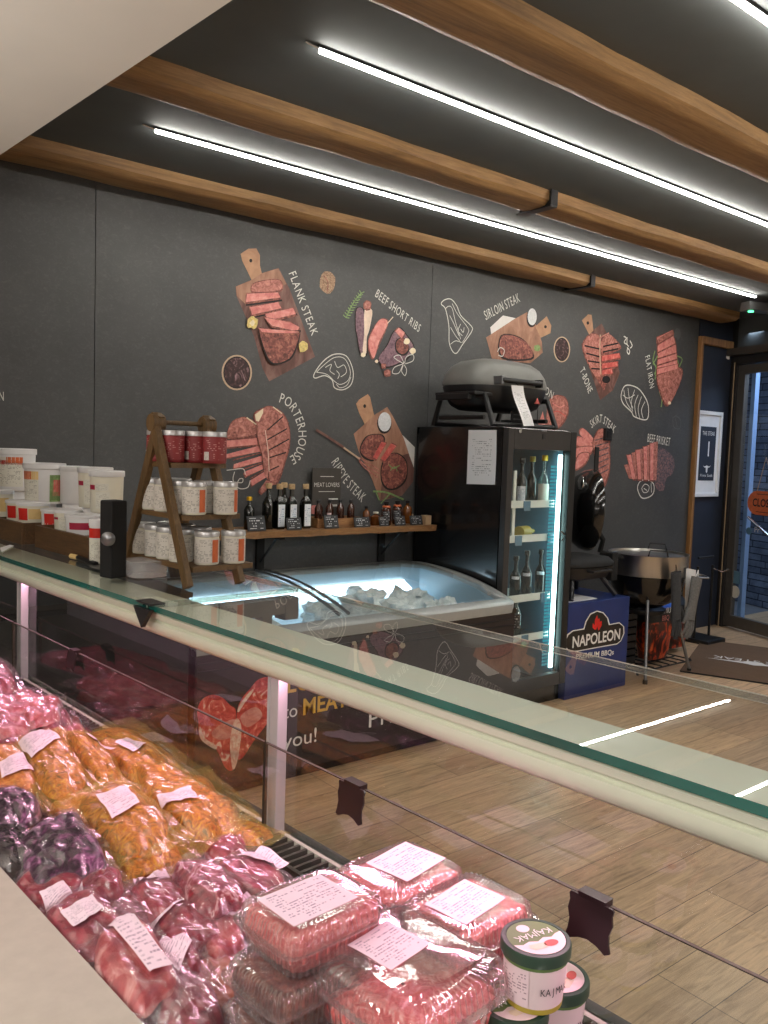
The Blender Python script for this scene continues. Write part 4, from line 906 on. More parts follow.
fpoly([(345, 390), (375, 380), (392, 450), (372, 610), (350, 690), (330, 680), (318, 520)], 'heart_fat', 5); fpoly([(125, 420), (160, 500), (230, 545), (220, 570), (130, 505)], 'heart_fat', 6)
fpoly([(365, 320), (395, 260), (455, 190), (465, 200), (400, 290), (375, 330)], 'heart_fat', 7)
o = b.build('heart_picture', fz); o['label'] = 'printed heart of two red steaks'
b = MB()
def ftxt(s_, x, y, hpx, m, x2=None):
    p = fp(x, y)+Y_*2; h = hpx/sc_at(p); c = 1
    if x2: c = (fp(x2, y).x-p.x)/(text_geo(s_)[2]*h)
    b.text(s_, p, X3, up, h, m, 'L', c)
ftxt('LOVE', 286, 693, 17, 'gold_ink', 333); ftxt('to', 283, 719, 14, 'white_ink', 297); ftxt('MEAT', 302, 715, 16, 'gold_ink', 347); ftxt('you!', 283, 749, 15, 'white_ink', 316)
ftxt('Prime', 367, 728, 17, 'white_ink', 420); b.build('slogan', fz)
b = MB()
P = [fp(x, y) for x, y in ((392, 690), (408, 684), (420, 672), (428, 652), (440, 640), (446, 656), (432, 676), (414, 694), (398, 698))]; b.build('slogan_mark', fz) if False else None
# frozen goods
for i, (x, y, z, s_, lb) in enumerate(((3.4, 3.62, .64, .13, 'nearest the fridge'), (3.36, 3.92, .66, .14, 'in the back corner nearest the fridge'), (3.12, 3.66, .66, .14, 'second from the fridge along the front'), (3.06, 3.98, .67, .14, 'tallest, against the lamp'), (2.84, 3.68, .64, .13, 'third from the fridge along the front'),
        (2.76, 3.98, .63, .12, 'against the lamp beside the lid rails'), (2.6, 3.62, .61, .12, 'just beside the lid rails'), (2.22, 3.72, .6, .14, 'under the wooden rack side lid'), (1.92, 3.74, .6, .13, 'at the far end of the freezer'))):
    b = MB()
    def fn(u, v, x=x, y=y, z=z, s_=s_, i=i):
        th = math.pi*v; ph = 2*math.pi*u; d = V3((math.sin(th)*math.cos(ph), math.sin(th)*math.sin(ph), math.cos(th)))
        r = s_*(1+.55*nz(d.x*2.2+i*7, d.y*2.2, d.z*2.2)+.25*nz(d.x*6+i, d.y*6, d.z*6)); return V3((x+d.x*r, y+d.y*r*.9, z+d.z*r*.62))
    b.sheet(fn, 28, 16, 'frost'); tag(b.build('frozen_bag', loc=(x, y, z-.1)), 'white frosted bag in the chest freezer, '+lb, 'frozen food', 'frosted bags in the chest freezer')

# ================================================================== BOTTLE FRIDGE
GX0, GX1, GY0, GY1, GH = 3.70, 4.335, 3.45, 4.285, 1.762
fr_ = thing('bottle_fridge', 'tall black glass-door fridge with a lit strip and bottles inside', 'fridge', ((GX0+GX1)/2, (GY0+GY1)/2, 0))
def gbox(mb, x0, x1, y0, y1, z0, z1, m): return mb.box(((x0+x1)/2, (y0+y1)/2, (z0+z1)/2), (x1-x0, y1-y0, z1-z0), m)
b = MB(); gbox(b, GX0, GX0+.035, GY0+.05, GY1, 0, GH, 'fridge_black'); gbox(b, GX1-.035, GX1, GY0+.05, GY1, 0, GH, 'fridge_black'); gbox(b, GX0, GX1, GY1-.03, GY1, 0, GH, 'black_plastic')
gbox(b, GX0, GX1, GY0+.05, GY1, GH-.05, GH, 'fridge_black'); gbox(b, GX0, GX1, GY0+.05, GY1, 0, .12, 'fridge_black'); b.build('case', fr_, bevel=.004)
b = MB(); dz0, dz1 = .12, GH-.006
gbox(b, GX0, GX0+.05, GY0, GY0+.045, dz0, dz1, 'frame_dark'); gbox(b, GX1-.06, GX1, GY0, GY0+.045, dz0, dz1, 'black_plastic'); gbox(b, GX0+.05, GX1-.06, GY0, GY0+.045, GH-.13, dz1, 'frame_dark'); gbox(b, GX0+.05, GX1-.06, GY0, GY0+.045, dz0, .2, 'frame_dark')
dr = b.build('door', fr_, bevel=.004)
b = MB(); b.quad((GX0+.05, GY0+.02, .2), (GX1-.06, GY0+.02, .2), (GX1-.06, GY0+.02, GH-.13), (GX0+.05, GY0+.02, GH-.13), 'clear_glass'); b.build('door_glass', dr)
b = MB(); p = onY(519.5, 431, GY0); b.lathe([(.012, 0), (.012, .008), (0, .01)], 'steel', 14, Matrix.Translation((p.x, GY0, p.z)) @ Matrix.Rotation(math.pi/2, 4, 'X')); b.build('lock', dr)
b = MB(); p = onY(544, 431, GY0); b.box((p.x, GY0-.002, p.z), (.045, .006, .01), 'grey_metal'); b.box((p.x, GY0-.002, p.z-.035), (.024, .006, .03), 'dark_metal'); b.build('control', dr)
b = MB()     # white mark on the glass
p = onY(563, 533, GY0+.015); b.box(p, (.05, .001, .012), 'grey_metal', Matrix.Rotation(.5, 3, 'Y')); b.box(p-up*.04, (.03, .001, .01), 'grey_metal', Matrix.Rotation(-.6, 3, 'Y')); b.build('door_print', dr)
lx = onY(561, 455, GY0+.06).x
b = MB(); gbox(b, lx-.014, lx+.01, GY0+.055, GY0+.07, .22, onY(561, 455, GY0+.06).z, 'led_fridge'); b.build('lamp_strip', fr_)
b = MB()  # teal glowing dots put in for the light strip's reflection
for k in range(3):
    for i in range(58): gbox(b, lx-.085+k*.022, lx-.07+k*.022, GY0+.062, GY0+.066, .24+i*.0225, .253+i*.0225, 'led_reflection_glow')
b.build('led_reflection', fr_)
b = MB(); gbox(b, GX0+.035, GX0+.05, GY0+.06, GY1-.04, .12, GH-.05, 'frame_dark'); gbox(b, GX1-.05, GX1-.035, GY0+.08, GY1-.04, .12, GH-.05, 'tag_blue'); gbox(b, GX0+.05, GX1-.05, GY1-.05, GY1-.035, .12, GH-.05, 'frame_dark'); b.build('lining', fr_)
zs = [onY(530, y, GY0+.09).z for y in (507, 541, 600)]+[.42]
for i, z in enumerate(zs):
    b = MB(); gbox(b, GX0+.05, GX1-.09, GY0+.09, GY1-.06, z, z+.008, 'shelf_white' if i < 3 else 'grey_metal'); gbox(b, GX0+.045, GX1-.095, GY0+.082, GY0+.09, z-.004, z+.042, 'shelf_white'); gbox(b, GX0+.05, GX0+.06, GY0+.09, GY1-.1, z+.12, z+.14, 'shelf_white'); s_ = b.build('shelf', fr_)
    for px in ([526], [519, 551], [547], [530])[i]:
        x = onY(px, 520, GY0+.08).x; b = MB(); gbox(b, x-.03, x+.03, GY0+.074, GY0+.08, z-.022, z+.038, 'tag_blue'); b.build('price_strip', s_)
b = MB(); px_ = onY(514, 500, GY0+.1).x; gbox(b, px_-.012, px_+.012, GY0+.095, GY0+.105, zs[1], 1.5, 'shelf_white'); b.build('upright', fr_)
def inb(px, Y, z, h, r, body, cap, lab, lb): bottle('wine_bottle', lb, 'bottle', onY(px, 500, Y).x, Y, z+.0085, h, r, body, cap, 'bottles in the glass-door fridge', lab, .42, 'cap')
inb(521, 3.62, zs[0], .3, .036, 'bottle_dark', 'black_plastic', ('bottle_print', .1, .4, 1.5), 'dark bottle on the top fridge shelf, furthest from the light strip')
inb(531, 3.66, zs[0], .31, .037, 'bottle_dark', 'gold_band', None, 'dark bottle with a gold cap on the top fridge shelf')
inb(543, 3.62, zs[0], .32, .038, 'bottle_clear', 'yellow_plastic', ('sand_label', .05, .42, 2.2), 'pale-labelled bottle with a yellow cap on the top fridge shelf')
b_ = [(519, .27, 'dark bottle on the middle fridge shelf furthest from the light strip'), (530, .3, 'dark bottle on the third fridge shelf, middle one of three'), (544, .3, 'bottle on the third fridge shelf closest to the light strip')]
for px, h, lb in b_: inb(px, 3.62, zs[2], h, .037, 'bottle_dark', 'bottle_dark', ('bottle_print', .45, .52, 1.4), lb)
inb(521, 3.62, zs[3], .3, .037, 'bottle_clear', 'bottle_dark', ('tag_print', .2, .5, 1.6), 'single bottle on the bottom fridge shelf above the counter glass')
bx = onY(523, 532, 3.6); b = MB(); b.tube([(bx.x-.04, 3.6, zs[1]+.05), (bx.x+.06, 3.62, zs[1]+.05)], .04, 'gold_band', 14); b.tube([(bx.x+.06, 3.62, zs[1]+.05), (bx.x+.14, 3.64, zs[1]+.05)], .014, 'gold_band', 10); tag(b.build('lying_bottle'), 'gold bottle lying on the second fridge shelf', 'bottle')
# notice taped to the side
p0, p1, p2, p3 = (onpl(x, y, (GX0-.002, 0, 0), (1, 0, 0)) for x, y in ((466.7, 484), (495.5, 484.7), (497, 430), (468.7, 430)))
b = MB(); b.sheet(lambda u, v: p0.lerp(p1, u).lerp(p3.lerp(p2, u), v)-X3*(.001+.004*(v-.5)**2*4*u), 6, 8, 'notice_print', True); b.sheet(lambda u, v: p0.lerp(p1, u).lerp(p3.lerp(p2, u), v)-X3*(.0004+.004*(v-.5)**2*4*u), 6, 8, 'white_paper', True, True); tag(b.build('paper_notice', loc=p0), 'white printed notice taped to the black side of the fridge', 'notice')

# ================================================================== TABLE GRILL ON THE FRIDGE
gx, gy = 4.0, 3.87; gz = GH
tg_ = thing('table_grill', 'grey-lidded portable grill standing on top of the black fridge', 'grill', (gx, gy, gz))
def superloop(cx, cy, hx, hy, z, n=48, p=3.2):
    o = []
    for i in range(n):
        a_ = 2*math.pi*i/n; ca, sa = math.cos(a_), math.sin(a_)
        o.append(V3((cx+hx*math.copysign(abs(ca)**(2/p), ca), cy+hy*math.copysign(abs(sa)**(2/p), sa), z)))
    return o
zr = gz+.26; HX, HY = .355, .235
b = MB(); ls = [superloop(gx, gy, HX*k, HY*k2, zr+z) for k, k2, z in ((1, 1, 0), (1.005, 1.005, .012), (1, 1, .03), (.96, .95, .075), (.86, .83, .125), (.7, .64, .16), (.45, .36, .178), (.01, .01, .184))]; loopsheet(b, ls, 'grill_grey'); b.build('lid', tg_)
b = MB(); ls = [superloop(gx, gy, HX*k, HY*k2, zr+z) for k, k2, z in ((.985, .98, 0), (.99, .985, -.012), (.95, .94, -.06), (.85, .82, -.12), (.7, .62, -.15), (.01, .01, -.155))]; loopsheet(b, ls, 'black_plastic'); b.build('bowl', tg_)
b = MB(); yh = gy-HY-.035; xh0, xh1 = onY(502, 381, yh).x, onY(541, 385, yh).x
b.tube([(xh0, yh, zr+.03), (xh1, yh, zr+.03)], .016, 'black_plastic', 12); h_ = b.build('handle', tg_)
b = MB()
for x in (xh0, xh1): b.box((x, yh+.03, zr+.03), (.022, .08, .05), 'grey_metal' if x == xh0 else 'black_plastic')
b.build('handle_mount', tg_, bevel=.004)
b = MB()     # oval badge on the lid
M = Matrix.Translation((gx+.02, gy-.135, zr+.148)) @ Matrix.Rotation(.62, 4, 'X'); b.lathe([(.001, .004), (.05, .004), (.052, 0)], 'black_ink', 24, M, sx=1.35, sy=.75); b.lathe([(.05, .003), (.055, .005), (.058, 0)], 'grey_metal', 24, M, sx=1.35, sy=.75)
b.text('Q', M @ V3((0, -.016, .0046)), (1, 0, 0), (M.to_3x3() @ V3((0, 1, 0))), .032, 'chalk', 'C'); b.build('badge', tg_)
b = MB()     # folding cradle
for x in (gx-.29, gx+.29):
    b.tube([(x, gy-.28, gz+.012), (x, gy-.2, gz+.19), (x, gy+.2, gz+.19), (x, gy+.26, gz+.012)], .018, 'black_plastic', 8); b.tube([(x, gy-.2, gz+.06), (x, gy+.2, gz+.06)], .014, 'black_plastic', 8)
for y in (gy-.27, gy+.25): b.tube([(gx-.29, y, gz+.02), (gx+.29, y, gz+.02)], .014, 'black_plastic', 8)
b.build('cradle', tg_)
b = MB(); b.box((gx-.3, gy-.02, gz+.205), (.16, .36, .02), 'black_plastic'); b.box((gx-.37, gy, gz+.185), (.03, .3, .04), 'black_plastic'); b.build('side_table', tg_, bevel=.006)
b = MB(); b.box((gx-.05, gy-.26, gz+.06), (.13, .008, .09), 'dark_metal'); 
for i in range(3): b.box((gx-.05, gy-.265, gz+.03+.027*i), (.1, .002, .006), 'chalk_faint')
b.build('plate', tg_)
# paper tag hanging from the handle
q0, q1, q2, q3 = (onY(x, y, yh-.02) for x, y in ((519.5, 426), (530, 426), (523.5, 386), (511.5, 385)))
t = thing('hang_tag', 'white printed tag hanging from the portable grill handle over the fridge edge', 'tag', q3)
b = MB(); f_ = lambda u, v: q0.lerp(q1, u).lerp(q3.lerp(q2, u), v)+V3((0, -.035*(1-v)**2-.006*math.sin(v*6), 0)); b.sheet(f_, 3, 14, 'notice_print'); b.build('paper', t)
b = MB(); b.tube([q3.lerp(q2, .5)+V3((0, -.01, 0)), (q3.x+.03, yh, zr+.03)], .002, 'black_ink', 6); b.build('string', t)
t = thing('hanging_cord', 'thin dark cord with a red tip hanging beside the portable grill', 'wire', onY(538, 390, gy-.2)); b = MB(); b.tube([onY(536, 388, gy-.2), onY(538, 405, gy-.22), onY(537, 426, gy-.24)], .003, 'black_ink', 6); b.build('strand', t); b = MB(); b.lathe([(.018, 0), (0, .04)], 'art_red', 8, Matrix.Translation(onY(537, 404, gy-.23))); b.build('tip', t)  # a thin cord with a red tip

# ================================================================== BOXED GRILL AND KETTLE CORNER
BY0, BY1 = 3.455, 3.9; BX0, BX1 = 4.342, onY(627.5, 640, 3.455).x; BH = onY(629.5, 596.5, BY0).z
bxt = thing('carton', 'dark blue cardboard carton with a flame logo beside the fridge', 'box', ((BX0+BX1)/2, (BY0+BY1)/2, 0))
b = MB(); gbox(b, BX0, BX1, BY0, BY1, 0, BH, 'box_blue'); b.build('case', bxt, bevel=.003)
b = MB(); gbox(b, BX0+.05, BX0+.36, BY0+.05, BY0+.25, BH+.001, BH+.006, 'white_paper'); tag(b.build('leaflet'), 'white leaflet lying on the blue carton', 'leaflet')
ly = BY0-.0008
class LG(MB):
    def poly(s, pts, m, k, sm=False):
        P = [onY(550+x*.1172, 590+y*.1172, BY0)+MN*(.001+k*.0006) for x, y in pts]; P = spline(P, True, 4) if sm else P
        a_ = sum(((P[i]-P[0]).cross(P[i+1]-P[0]) for i in range(1, len(P)-1)), V3())
        if a_.y > 0: P.reverse()
        s.add(P, [tuple(range(len(P)))], m)
b = LG()
def outl(g):
    return [(130-g*.3, 450), (136-g, 425-g*.5), (155-g, 385-g), (195, 352-g), (290-g*.6, 336-g), (310-g, 270-g*.4), (345-g*.5, 210-g), (400, 184-g), (450+g*.4, 198-g), (485+g, 240-g*.3), (500+g, 300-g), (590, 283-g), (622+g, 312), (624+g, 370), (600+g*.6, 430+g*.5), (570, 455+g), (400, 485+g), (230, 517+g), (165-g*.4, 520+g), (138-g, 490)]
b.poly(outl(9), 'white_ink', 1); b.poly(outl(0), 'logo_black', 2)
b.poly([(360, 320), (362, 280), (378, 300), (380, 255), (400, 210), (405, 250), (420, 240), (422, 270), (440, 262), (438, 300), (418, 338), (408, 345), (402, 310), (392, 335), (380, 340)], 'flame_red', 3)
p0 = onY(550+182*.1172, 590+492*.1172, BY0)+MN*.004; p1 = onY(550+592*.1172, 590+416*.1172, BY0)+MN*.004; h_ = 11/sc_at(p0)
b.text('NAPOLEON', p0, p1-p0, V3((-(p1-p0).z, 0, (p1-p0).x)), h_, 'white_ink', 'L', (p1-p0).length/(text_geo('NAPOLEON')[2]*h_))
p0 = onY(550+215*.1172, 590+590*.1172, BY0)+MN*.003; p1 = onY(550+540*.1172, 590+548*.1172, BY0)+MN*.003; h_ = 5.2/sc_at(p0); s_ = 'PREMIUM BBQs'
b.text(s_, p0, p1-p0, V3((-(p1-p0).z, 0, (p1-p0).x)), h_, 'white_ink', 'L', (p1-p0).length/(text_geo(s_)[2]*h_)); b.build('logo', bxt)
# small black grill on the carton
fx, fy, fz_ = 4.67, 3.68, BH
pg = thing('travel_grill', 'black folding travel grill standing on the blue carton', 'grill', (fx, fy, fz_))
b = MB(); ls = [superloop(fx, fy, .27*k, .19*k2, fz_+z) for k, k2, z in ((.5, .5, .12), (.85, .85, .14), (1, 1, .2), (1.02, 1.02, .22))]; loopsheet(b, ls, 'black_plastic'); b.build('pan', pg)
b = MB(); ls = [superloop(fx, fy, .27*k, .19*k2, fz_+z) for k, k2, z in ((1.03, 1.03, .225), (1.03, 1.03, .245), (.9, .9, .275), (.5, .5, .29), (.01, .01, .292))]; loopsheet(b, ls, 'black_matte'); b.build('lid', pg)
for sx__ in (-1, 1):
    for sy__ in (-1, 1): b = MB(); b.tube([(fx+sx__*.24, fy+sy__*.17, fz_+.012), (fx+sx__*.15, fy+sy__*.1, fz_+.15)], .018, 'dark_metal', 8); b.build('leg', pg)
b = MB(); b.tube([(fx-.1, fy-.19, fz_+.2), (fx-.1, fy-.23, fz_+.2), (fx+.1, fy-.23, fz_+.2), (fx+.1, fy-.19, fz_+.2)], .01, 'dark_metal', 8); b.build('handle', pg)
# kettle grill
kx, ky, kr = 5.48, 3.64, .285
zt_ = onY(651, 553, ky).z+.005; zbm = zt_-.155
kg = thing('kettle_grill', 'black kettle grill with a broad steel ring and three slim legs', 'grill', (kx, ky, 0))
T = Matrix.Translation((kx, ky, 0))
b = MB(); b.lathe([(kr, zbm), (kr+.004, zbm+.004), (kr+.004, zt_-.006), (kr+.008, zt_), (kr-.002, zt_), (kr-.006, zt_-.01), (kr-.006, zbm)], 'steel_brushed', 48, T); b.build('steel_ring', kg)
b = MB(); b.lathe([(.02, zbm-.26), (.1, zbm-.25), (.19, zbm-.2), (.255, zbm-.11), (kr-.006, zbm-.02), (kr+.002, zbm), (kr-.012, zbm)], 'kettle_black', 48, T); b.build('bowl', kg)
b = MB()
for i in range(-9, 10):
    x = i*.028; l = math.sqrt(max(.001, .27**2-x*x)); b.tube([(kx+x, ky-l, zt_-.02), (kx+x, ky+l, zt_-.02)], .003, 'grey_metal', 5)
b.lathe([(.268, zt_-.024), (.275, zt_-.02), (.268, zt_-.016)], 'grey_metal', 40, T); b.build('cooking_grate', kg)
for fx_, fy_ in ((5.163, 3.398), (5.753, 3.413), (5.45, 4.02)):
    dx, dy = fx_-kx, fy_-ky; l = math.hypot(dx, dy); b = MB(); b.tube([(kx+dx/l*.2, ky+dy/l*.2, zbm-.17), (fx_, fy_, .02)], .012, 'grey_metal', 10); lg = b.build('leg', kg)
    b = MB(); b.tube([(fx_, fy_, .03), (fx_, fy_, 0)], .017, 'black_plastic', 10); b.build('foot', lg)
hd = V3((-.8, .1, 0)).normalized()
b = MB(); pL = onY(611, 566, ky); b.box(pL, (.07, .07, .2), 'black_matte'); b.build('hinge_bracket', kg, bevel=.006)
for a_, lb in ((-2.3, 0), (.35, 1)):
    c = V3((kx+math.cos(a_)*.27, ky+math.sin(a_)*.27, zt_)); tt = V3((-math.sin(a_), math.cos(a_), 0)); b = MB(); b.tube([c-tt*.07, c-tt*.06+up*.045, c+tt*.06+up*.045, c+tt*.07], .006, 'dark_metal', 8); b.build('grate_handle', kg)
b = MB(); sp_ = V3((kx, ky, 0)); b.lathe([(.0, zbm-.3), (.13, zbm-.3), (.15, zbm-.27), (.148, zbm-.262), (0, zbm-.28)], 'dark_metal', 24, T); b.build('ash_pan', kg)
b = MB(); b.tube([(kx+.22, ky-.2, zbm-.02), (kx+.34, ky-.3, zbm-.02), (kx+.46, ky-.18, zbm-.02), (kx+.3, ky+.02, zbm-.02)], .007, 'grey_metal', 8); b.build('tool_rail', kg)
# kettle lid standing upright beside the grill
n = V3((-.82, .57, .05)).normalized(); lc = V3((5.06, 3.83, 1.2)); lc = onY(589, 510, 3.83)
R = n.to_track_quat('Z', 'Y').to_matrix().to_4x4(); M = Matrix.Translation(lc) @ R
b = MB(); b.lathe([(.295, -.02), (.3, 0), (.285, .05), (.235, .12), (.15, .165), (.06, .18), (.0, .182)], 'kettle_black', 40, M); b.lathe([(.292, -.02), (.277, .045), (.228, .112), (.145, .157), (0, .172)], 'black_matte', 40, M); kl = b.build('lid', kg); kl['label'] = 'black domed lid standing open on edge'
iv = M.inverted(); vent = M @ V3((0, 0, .18)); tw = (onpl(580, 483, lc+n*.13, n)-lc); b = MB(); lv = R.inverted() @ tw.to_4d(); r_ = min(.24, math.hypot(lv.x, lv.y)); an = math.atan2(lv.y, lv.x); ps = M @ V3((r_*math.cos(an), r_*math.sin(an), .182-.9*r_*r_-.01))
b.lathe([(.0, .02), (.04, .018), (.055, .004), (.055, 0)], 'steel', 18, Matrix.Translation(ps) @ R); b.build('vent', kl)
b = MB(); h0 = onY(596, 484, 3.86); h1 = onY(596.5, 447, 3.86); b.box((h0+h1)/2, (.045, .012, (h1-h0).length), 'dark_metal'); b.build('hook_strap', kl, bevel=.003)
# support arm that holds the lid
b = MB(); b.tube([onY(600, 552, 3.8), onY(603, 540, 3.78), onY(592, 520, 3.84)], .02, 'black_matte', 8); b.tube([onY(600, 552, 3.8), V3((kx-.27, ky+.02, zt_-.03))], .02, 'black_matte', 8); b.build('lid_arm', kl)
# gloves
def glove(px0, py0, px1, py1, Y, m, label, w, flip=1):
    A_ = onY(px0, py0, Y); B_ = onY(px1, py1, Y); d = (B_-A_); Ln = d.length; d.normalize(); s_ = V3((-d.z, 0, d.x))*-1; f = V3((0, -1, 0)); t = thing('leather_glove', label, 'glove', A_)
    b = MB(); n = 16
    prof = [(0, 1.0), (.1, .98), (.3, .84), (.45, .78), (.55, .8), (.68, .86)]
    rings = []
    for k, ww in prof:
        rings.append([A_+d*Ln*k+s_*(math.cos(2*math.pi*i/n)*w*ww*(1+.06*nz(k*9, i)))+f*(math.sin(2*math.pi*i/n)*w*.42*(1+.1*nz(k*7, i*2))) for i in range(n)])
    loopsheet(b, rings, m); b.add([p+d*.004 for p in rings[-1]], [tuple(range(n))], m); b.add(rings[0], [tuple(reversed(range(n)))], 'black_matte')
    for i in range(4):
        o_ = (i-1.5)*w*.44; l = (.29, .32, .31, .25)[i]*Ln; b.tube([A_+d*Ln*.66+s_*o_, A_+d*(Ln*.66+l*.5)+s_*o_*1.05+f*.006, A_+d*(Ln*.66+l)+s_*o_*1.1+f*-.006], [w*.24, w*.23, w*.15], m, 8)
    b.tube([A_+d*Ln*.5+s_*w*.7*flip, A_+d*Ln*.64+s_*w*1.15*flip+f*.01, A_+d*Ln*.75+s_*w*1.25*flip], [w*.3, w*.26, w*.16], m, 8); b.build('glove_body', t)
    b = MB(); b.tube([A_-d*.002+s_*w*.2, A_-d*.05, A_-d*.002-s_*w*.2], .004, 'white_paper' if flip > 0 else 'dark_metal', 6); b.build('hanging_loop', t)
glove(676, 572, 676, 641, 3.3, 'glove_dark', 'dark grey long glove hanging under the steel ring of the kettle grill', .058, -1)
glove(697, 577, 686, 640, 3.28, 'glove_grey', 'lighter grey long glove hanging beside the dark one', .062, 1)
b = MB(); q = [onY(x, y, 3.34) for x, y in ((685, 610), (694, 610), (696, 570), (686.5, 568))]; b.prism(q, V3((0, .004, 0)), 'white_paper'); tag(b.build('paper_card'), 'pale paper card hanging between the two gloves', 'card')
# black stand behind the gloves
st_ = thing('tool_stand', 'thin black metal stand by the navy wall behind the gloves', 'stand', (6.35, 3.95, 0)); q = onz(701, 641, 0)
b = MB(); b.box((q.x, q.y, .02), (.3, .3, .04), 'black_plastic'); b.build('base', st_, bevel=.01)
b = MB()
for dx in (-.12, .12): b.tube([(q.x+dx, q.y, .03), (q.x+dx, q.y, onY(703, 566, q.y).z)], .012, 'black_plastic', 8)
b.tube([(q.x-.12, q.y, .75), (q.x+.12, q.y, .75)], .01, 'black_plastic', 8); b.build('frame', st_)
b = MB(); z_ = onY(703, 566, q.y).z; b.tube([(q.x+.12, q.y, z_-.03), (q.x+.12, q.y-.1, z_-.05), (q.x+.14, q.y-.14, z_-.02)], .006, 'steel', 6); b.build('hook', st_)
# wire rack, charcoal bags and cartons under the kettle
wr = thing('wire_rack', 'low black wire rack on the floor under the kettle grill', 'rack', (5.62, 3.78, 0)); b = MB()
for i in range(8): b.tube([(5.3+i*.1, 3.55, .035), (5.3+i*.1, 4.05, .035)], .006, 'black_plastic', 5)
for y in (3.55, 3.7, 3.85, 4.05): b.tube([(5.3, y, .028), (6.0, y, .028)], .007, 'black_plastic', 5)
for x, y in ((5.32, 3.57), (5.98, 3.57), (5.32, 4.03), (5.98, 4.03)): b.tube([(x, y, 0), (x, y, .03)], .01, 'black_plastic', 6)
b.build('grid', wr)
def bag(x, y, z, w, d, h, label, blue):
    t = thing('charcoal_bag', label, 'bag', (x, y, z)); b = MB()
    def fn(u, v, k0=0, k1=1):
        a_ = 2*math.pi*u; v = k0+(k1-k0)*v; k = (.86+.3*math.sin(min(1, v*1.15)*math.pi*.85)) if v < .85 else (1.02-(v-.85)*.9); dd = k if v < .85 else k*(1-(v-.85)*5)
        ca, sa = math.cos(a_), math.sin(a_); px = math.copysign(abs(ca)**.55, ca)*w/2*k; py = math.copysign(abs(sa)**.55, sa)*d/2*max(.08, dd); r = 1+.06*nz(u*9+x, v*6)
        return V3((x+px*r, y+py*r, z+h*v))
    b.sheet(lambda u, v: fn(u, v, 0, .6), 36, 12, 'bag_flames'); b.sheet(lambda u, v: fn(u, v, .6, .8), 36, 5, 'black_plastic'); b.sheet(lambda u, v: fn(u, v, .8, 1), 36, 6, 'bag_blue' if blue else 'black_plastic'); b.add([fn(i/36, 0) for i in range(36)], [tuple(reversed(range(36)))], 'black_plastic'); b.build('sack', t)
    b = MB()
    if blue:
        b.text('PREMIUM', (x, y-d*.62, z+h*.73), X3, up, .045, 'white_ink', 'C', .8); b.text('BBQ', (x, y-d*.62, z+h*.62), X3, up, .04, 'art_pink', 'C', .9); b.build('print', t)
_q = onz(661, 659, .042); bag(_q.x, _q.y+.08, .042, .3, .16, .5, 'charcoal bag with flames and a blue top standing under the kettle grill', True)
_q = onz(677, 648, .042); bag(_q.x+.03, _q.y+.07, .042, .26, .15, .42, 'second charcoal bag with flames, half hidden behind the blue-topped bag', False)
kc = None; cr2 = thing('slatted_crate', 'dark slatted crate standing between the kettle legs', 'crate', (5.36, 3.78, .042)); b = MB()
for i in range(9): b.box((5.36, 3.70, .08+i*.055), (.2, .012, .04), 'black_plastic')
for x in (5.26, 5.46): b.box((x, 3.78, .3), (.012, .17, .5), 'black_plastic')
b.box((5.36, 3.78, .05), (.2, .17, .012), 'black_plastic'); b.build('shell', cr2)
for i, (x, y, z, w, d, h, lb) in enumerate(((5.12, 3.74, 0, .2, .24, .17, 'pale carton on the floor behind the slim kettle leg, lowest of the small pile'), (5.12, 3.74, .171, .19, .22, .1, 'grey-topped white carton in the small pile beside the blue carton'), (5.1, 3.76, .272, .12, .16, .05, 'white tray on top of the small carton pile'))):
    t = thing('small_carton', lb, 'box', (x, y, z)); b = MB(); gbox(b, x-w/2, x+w/2, y-d/2, y+d/2, z, z+h, 'sand_label' if i != 1 else 'white_plastic'); b.build('case', t, bevel=.003); b = MB(); gbox(b, x-w*.1, x+w*.42, y-d/2-.002, y-d/2, z+h*.2, z+h*.75, 'black_ink' if i < 2 else 'tag_blue'); b.build('print', t)
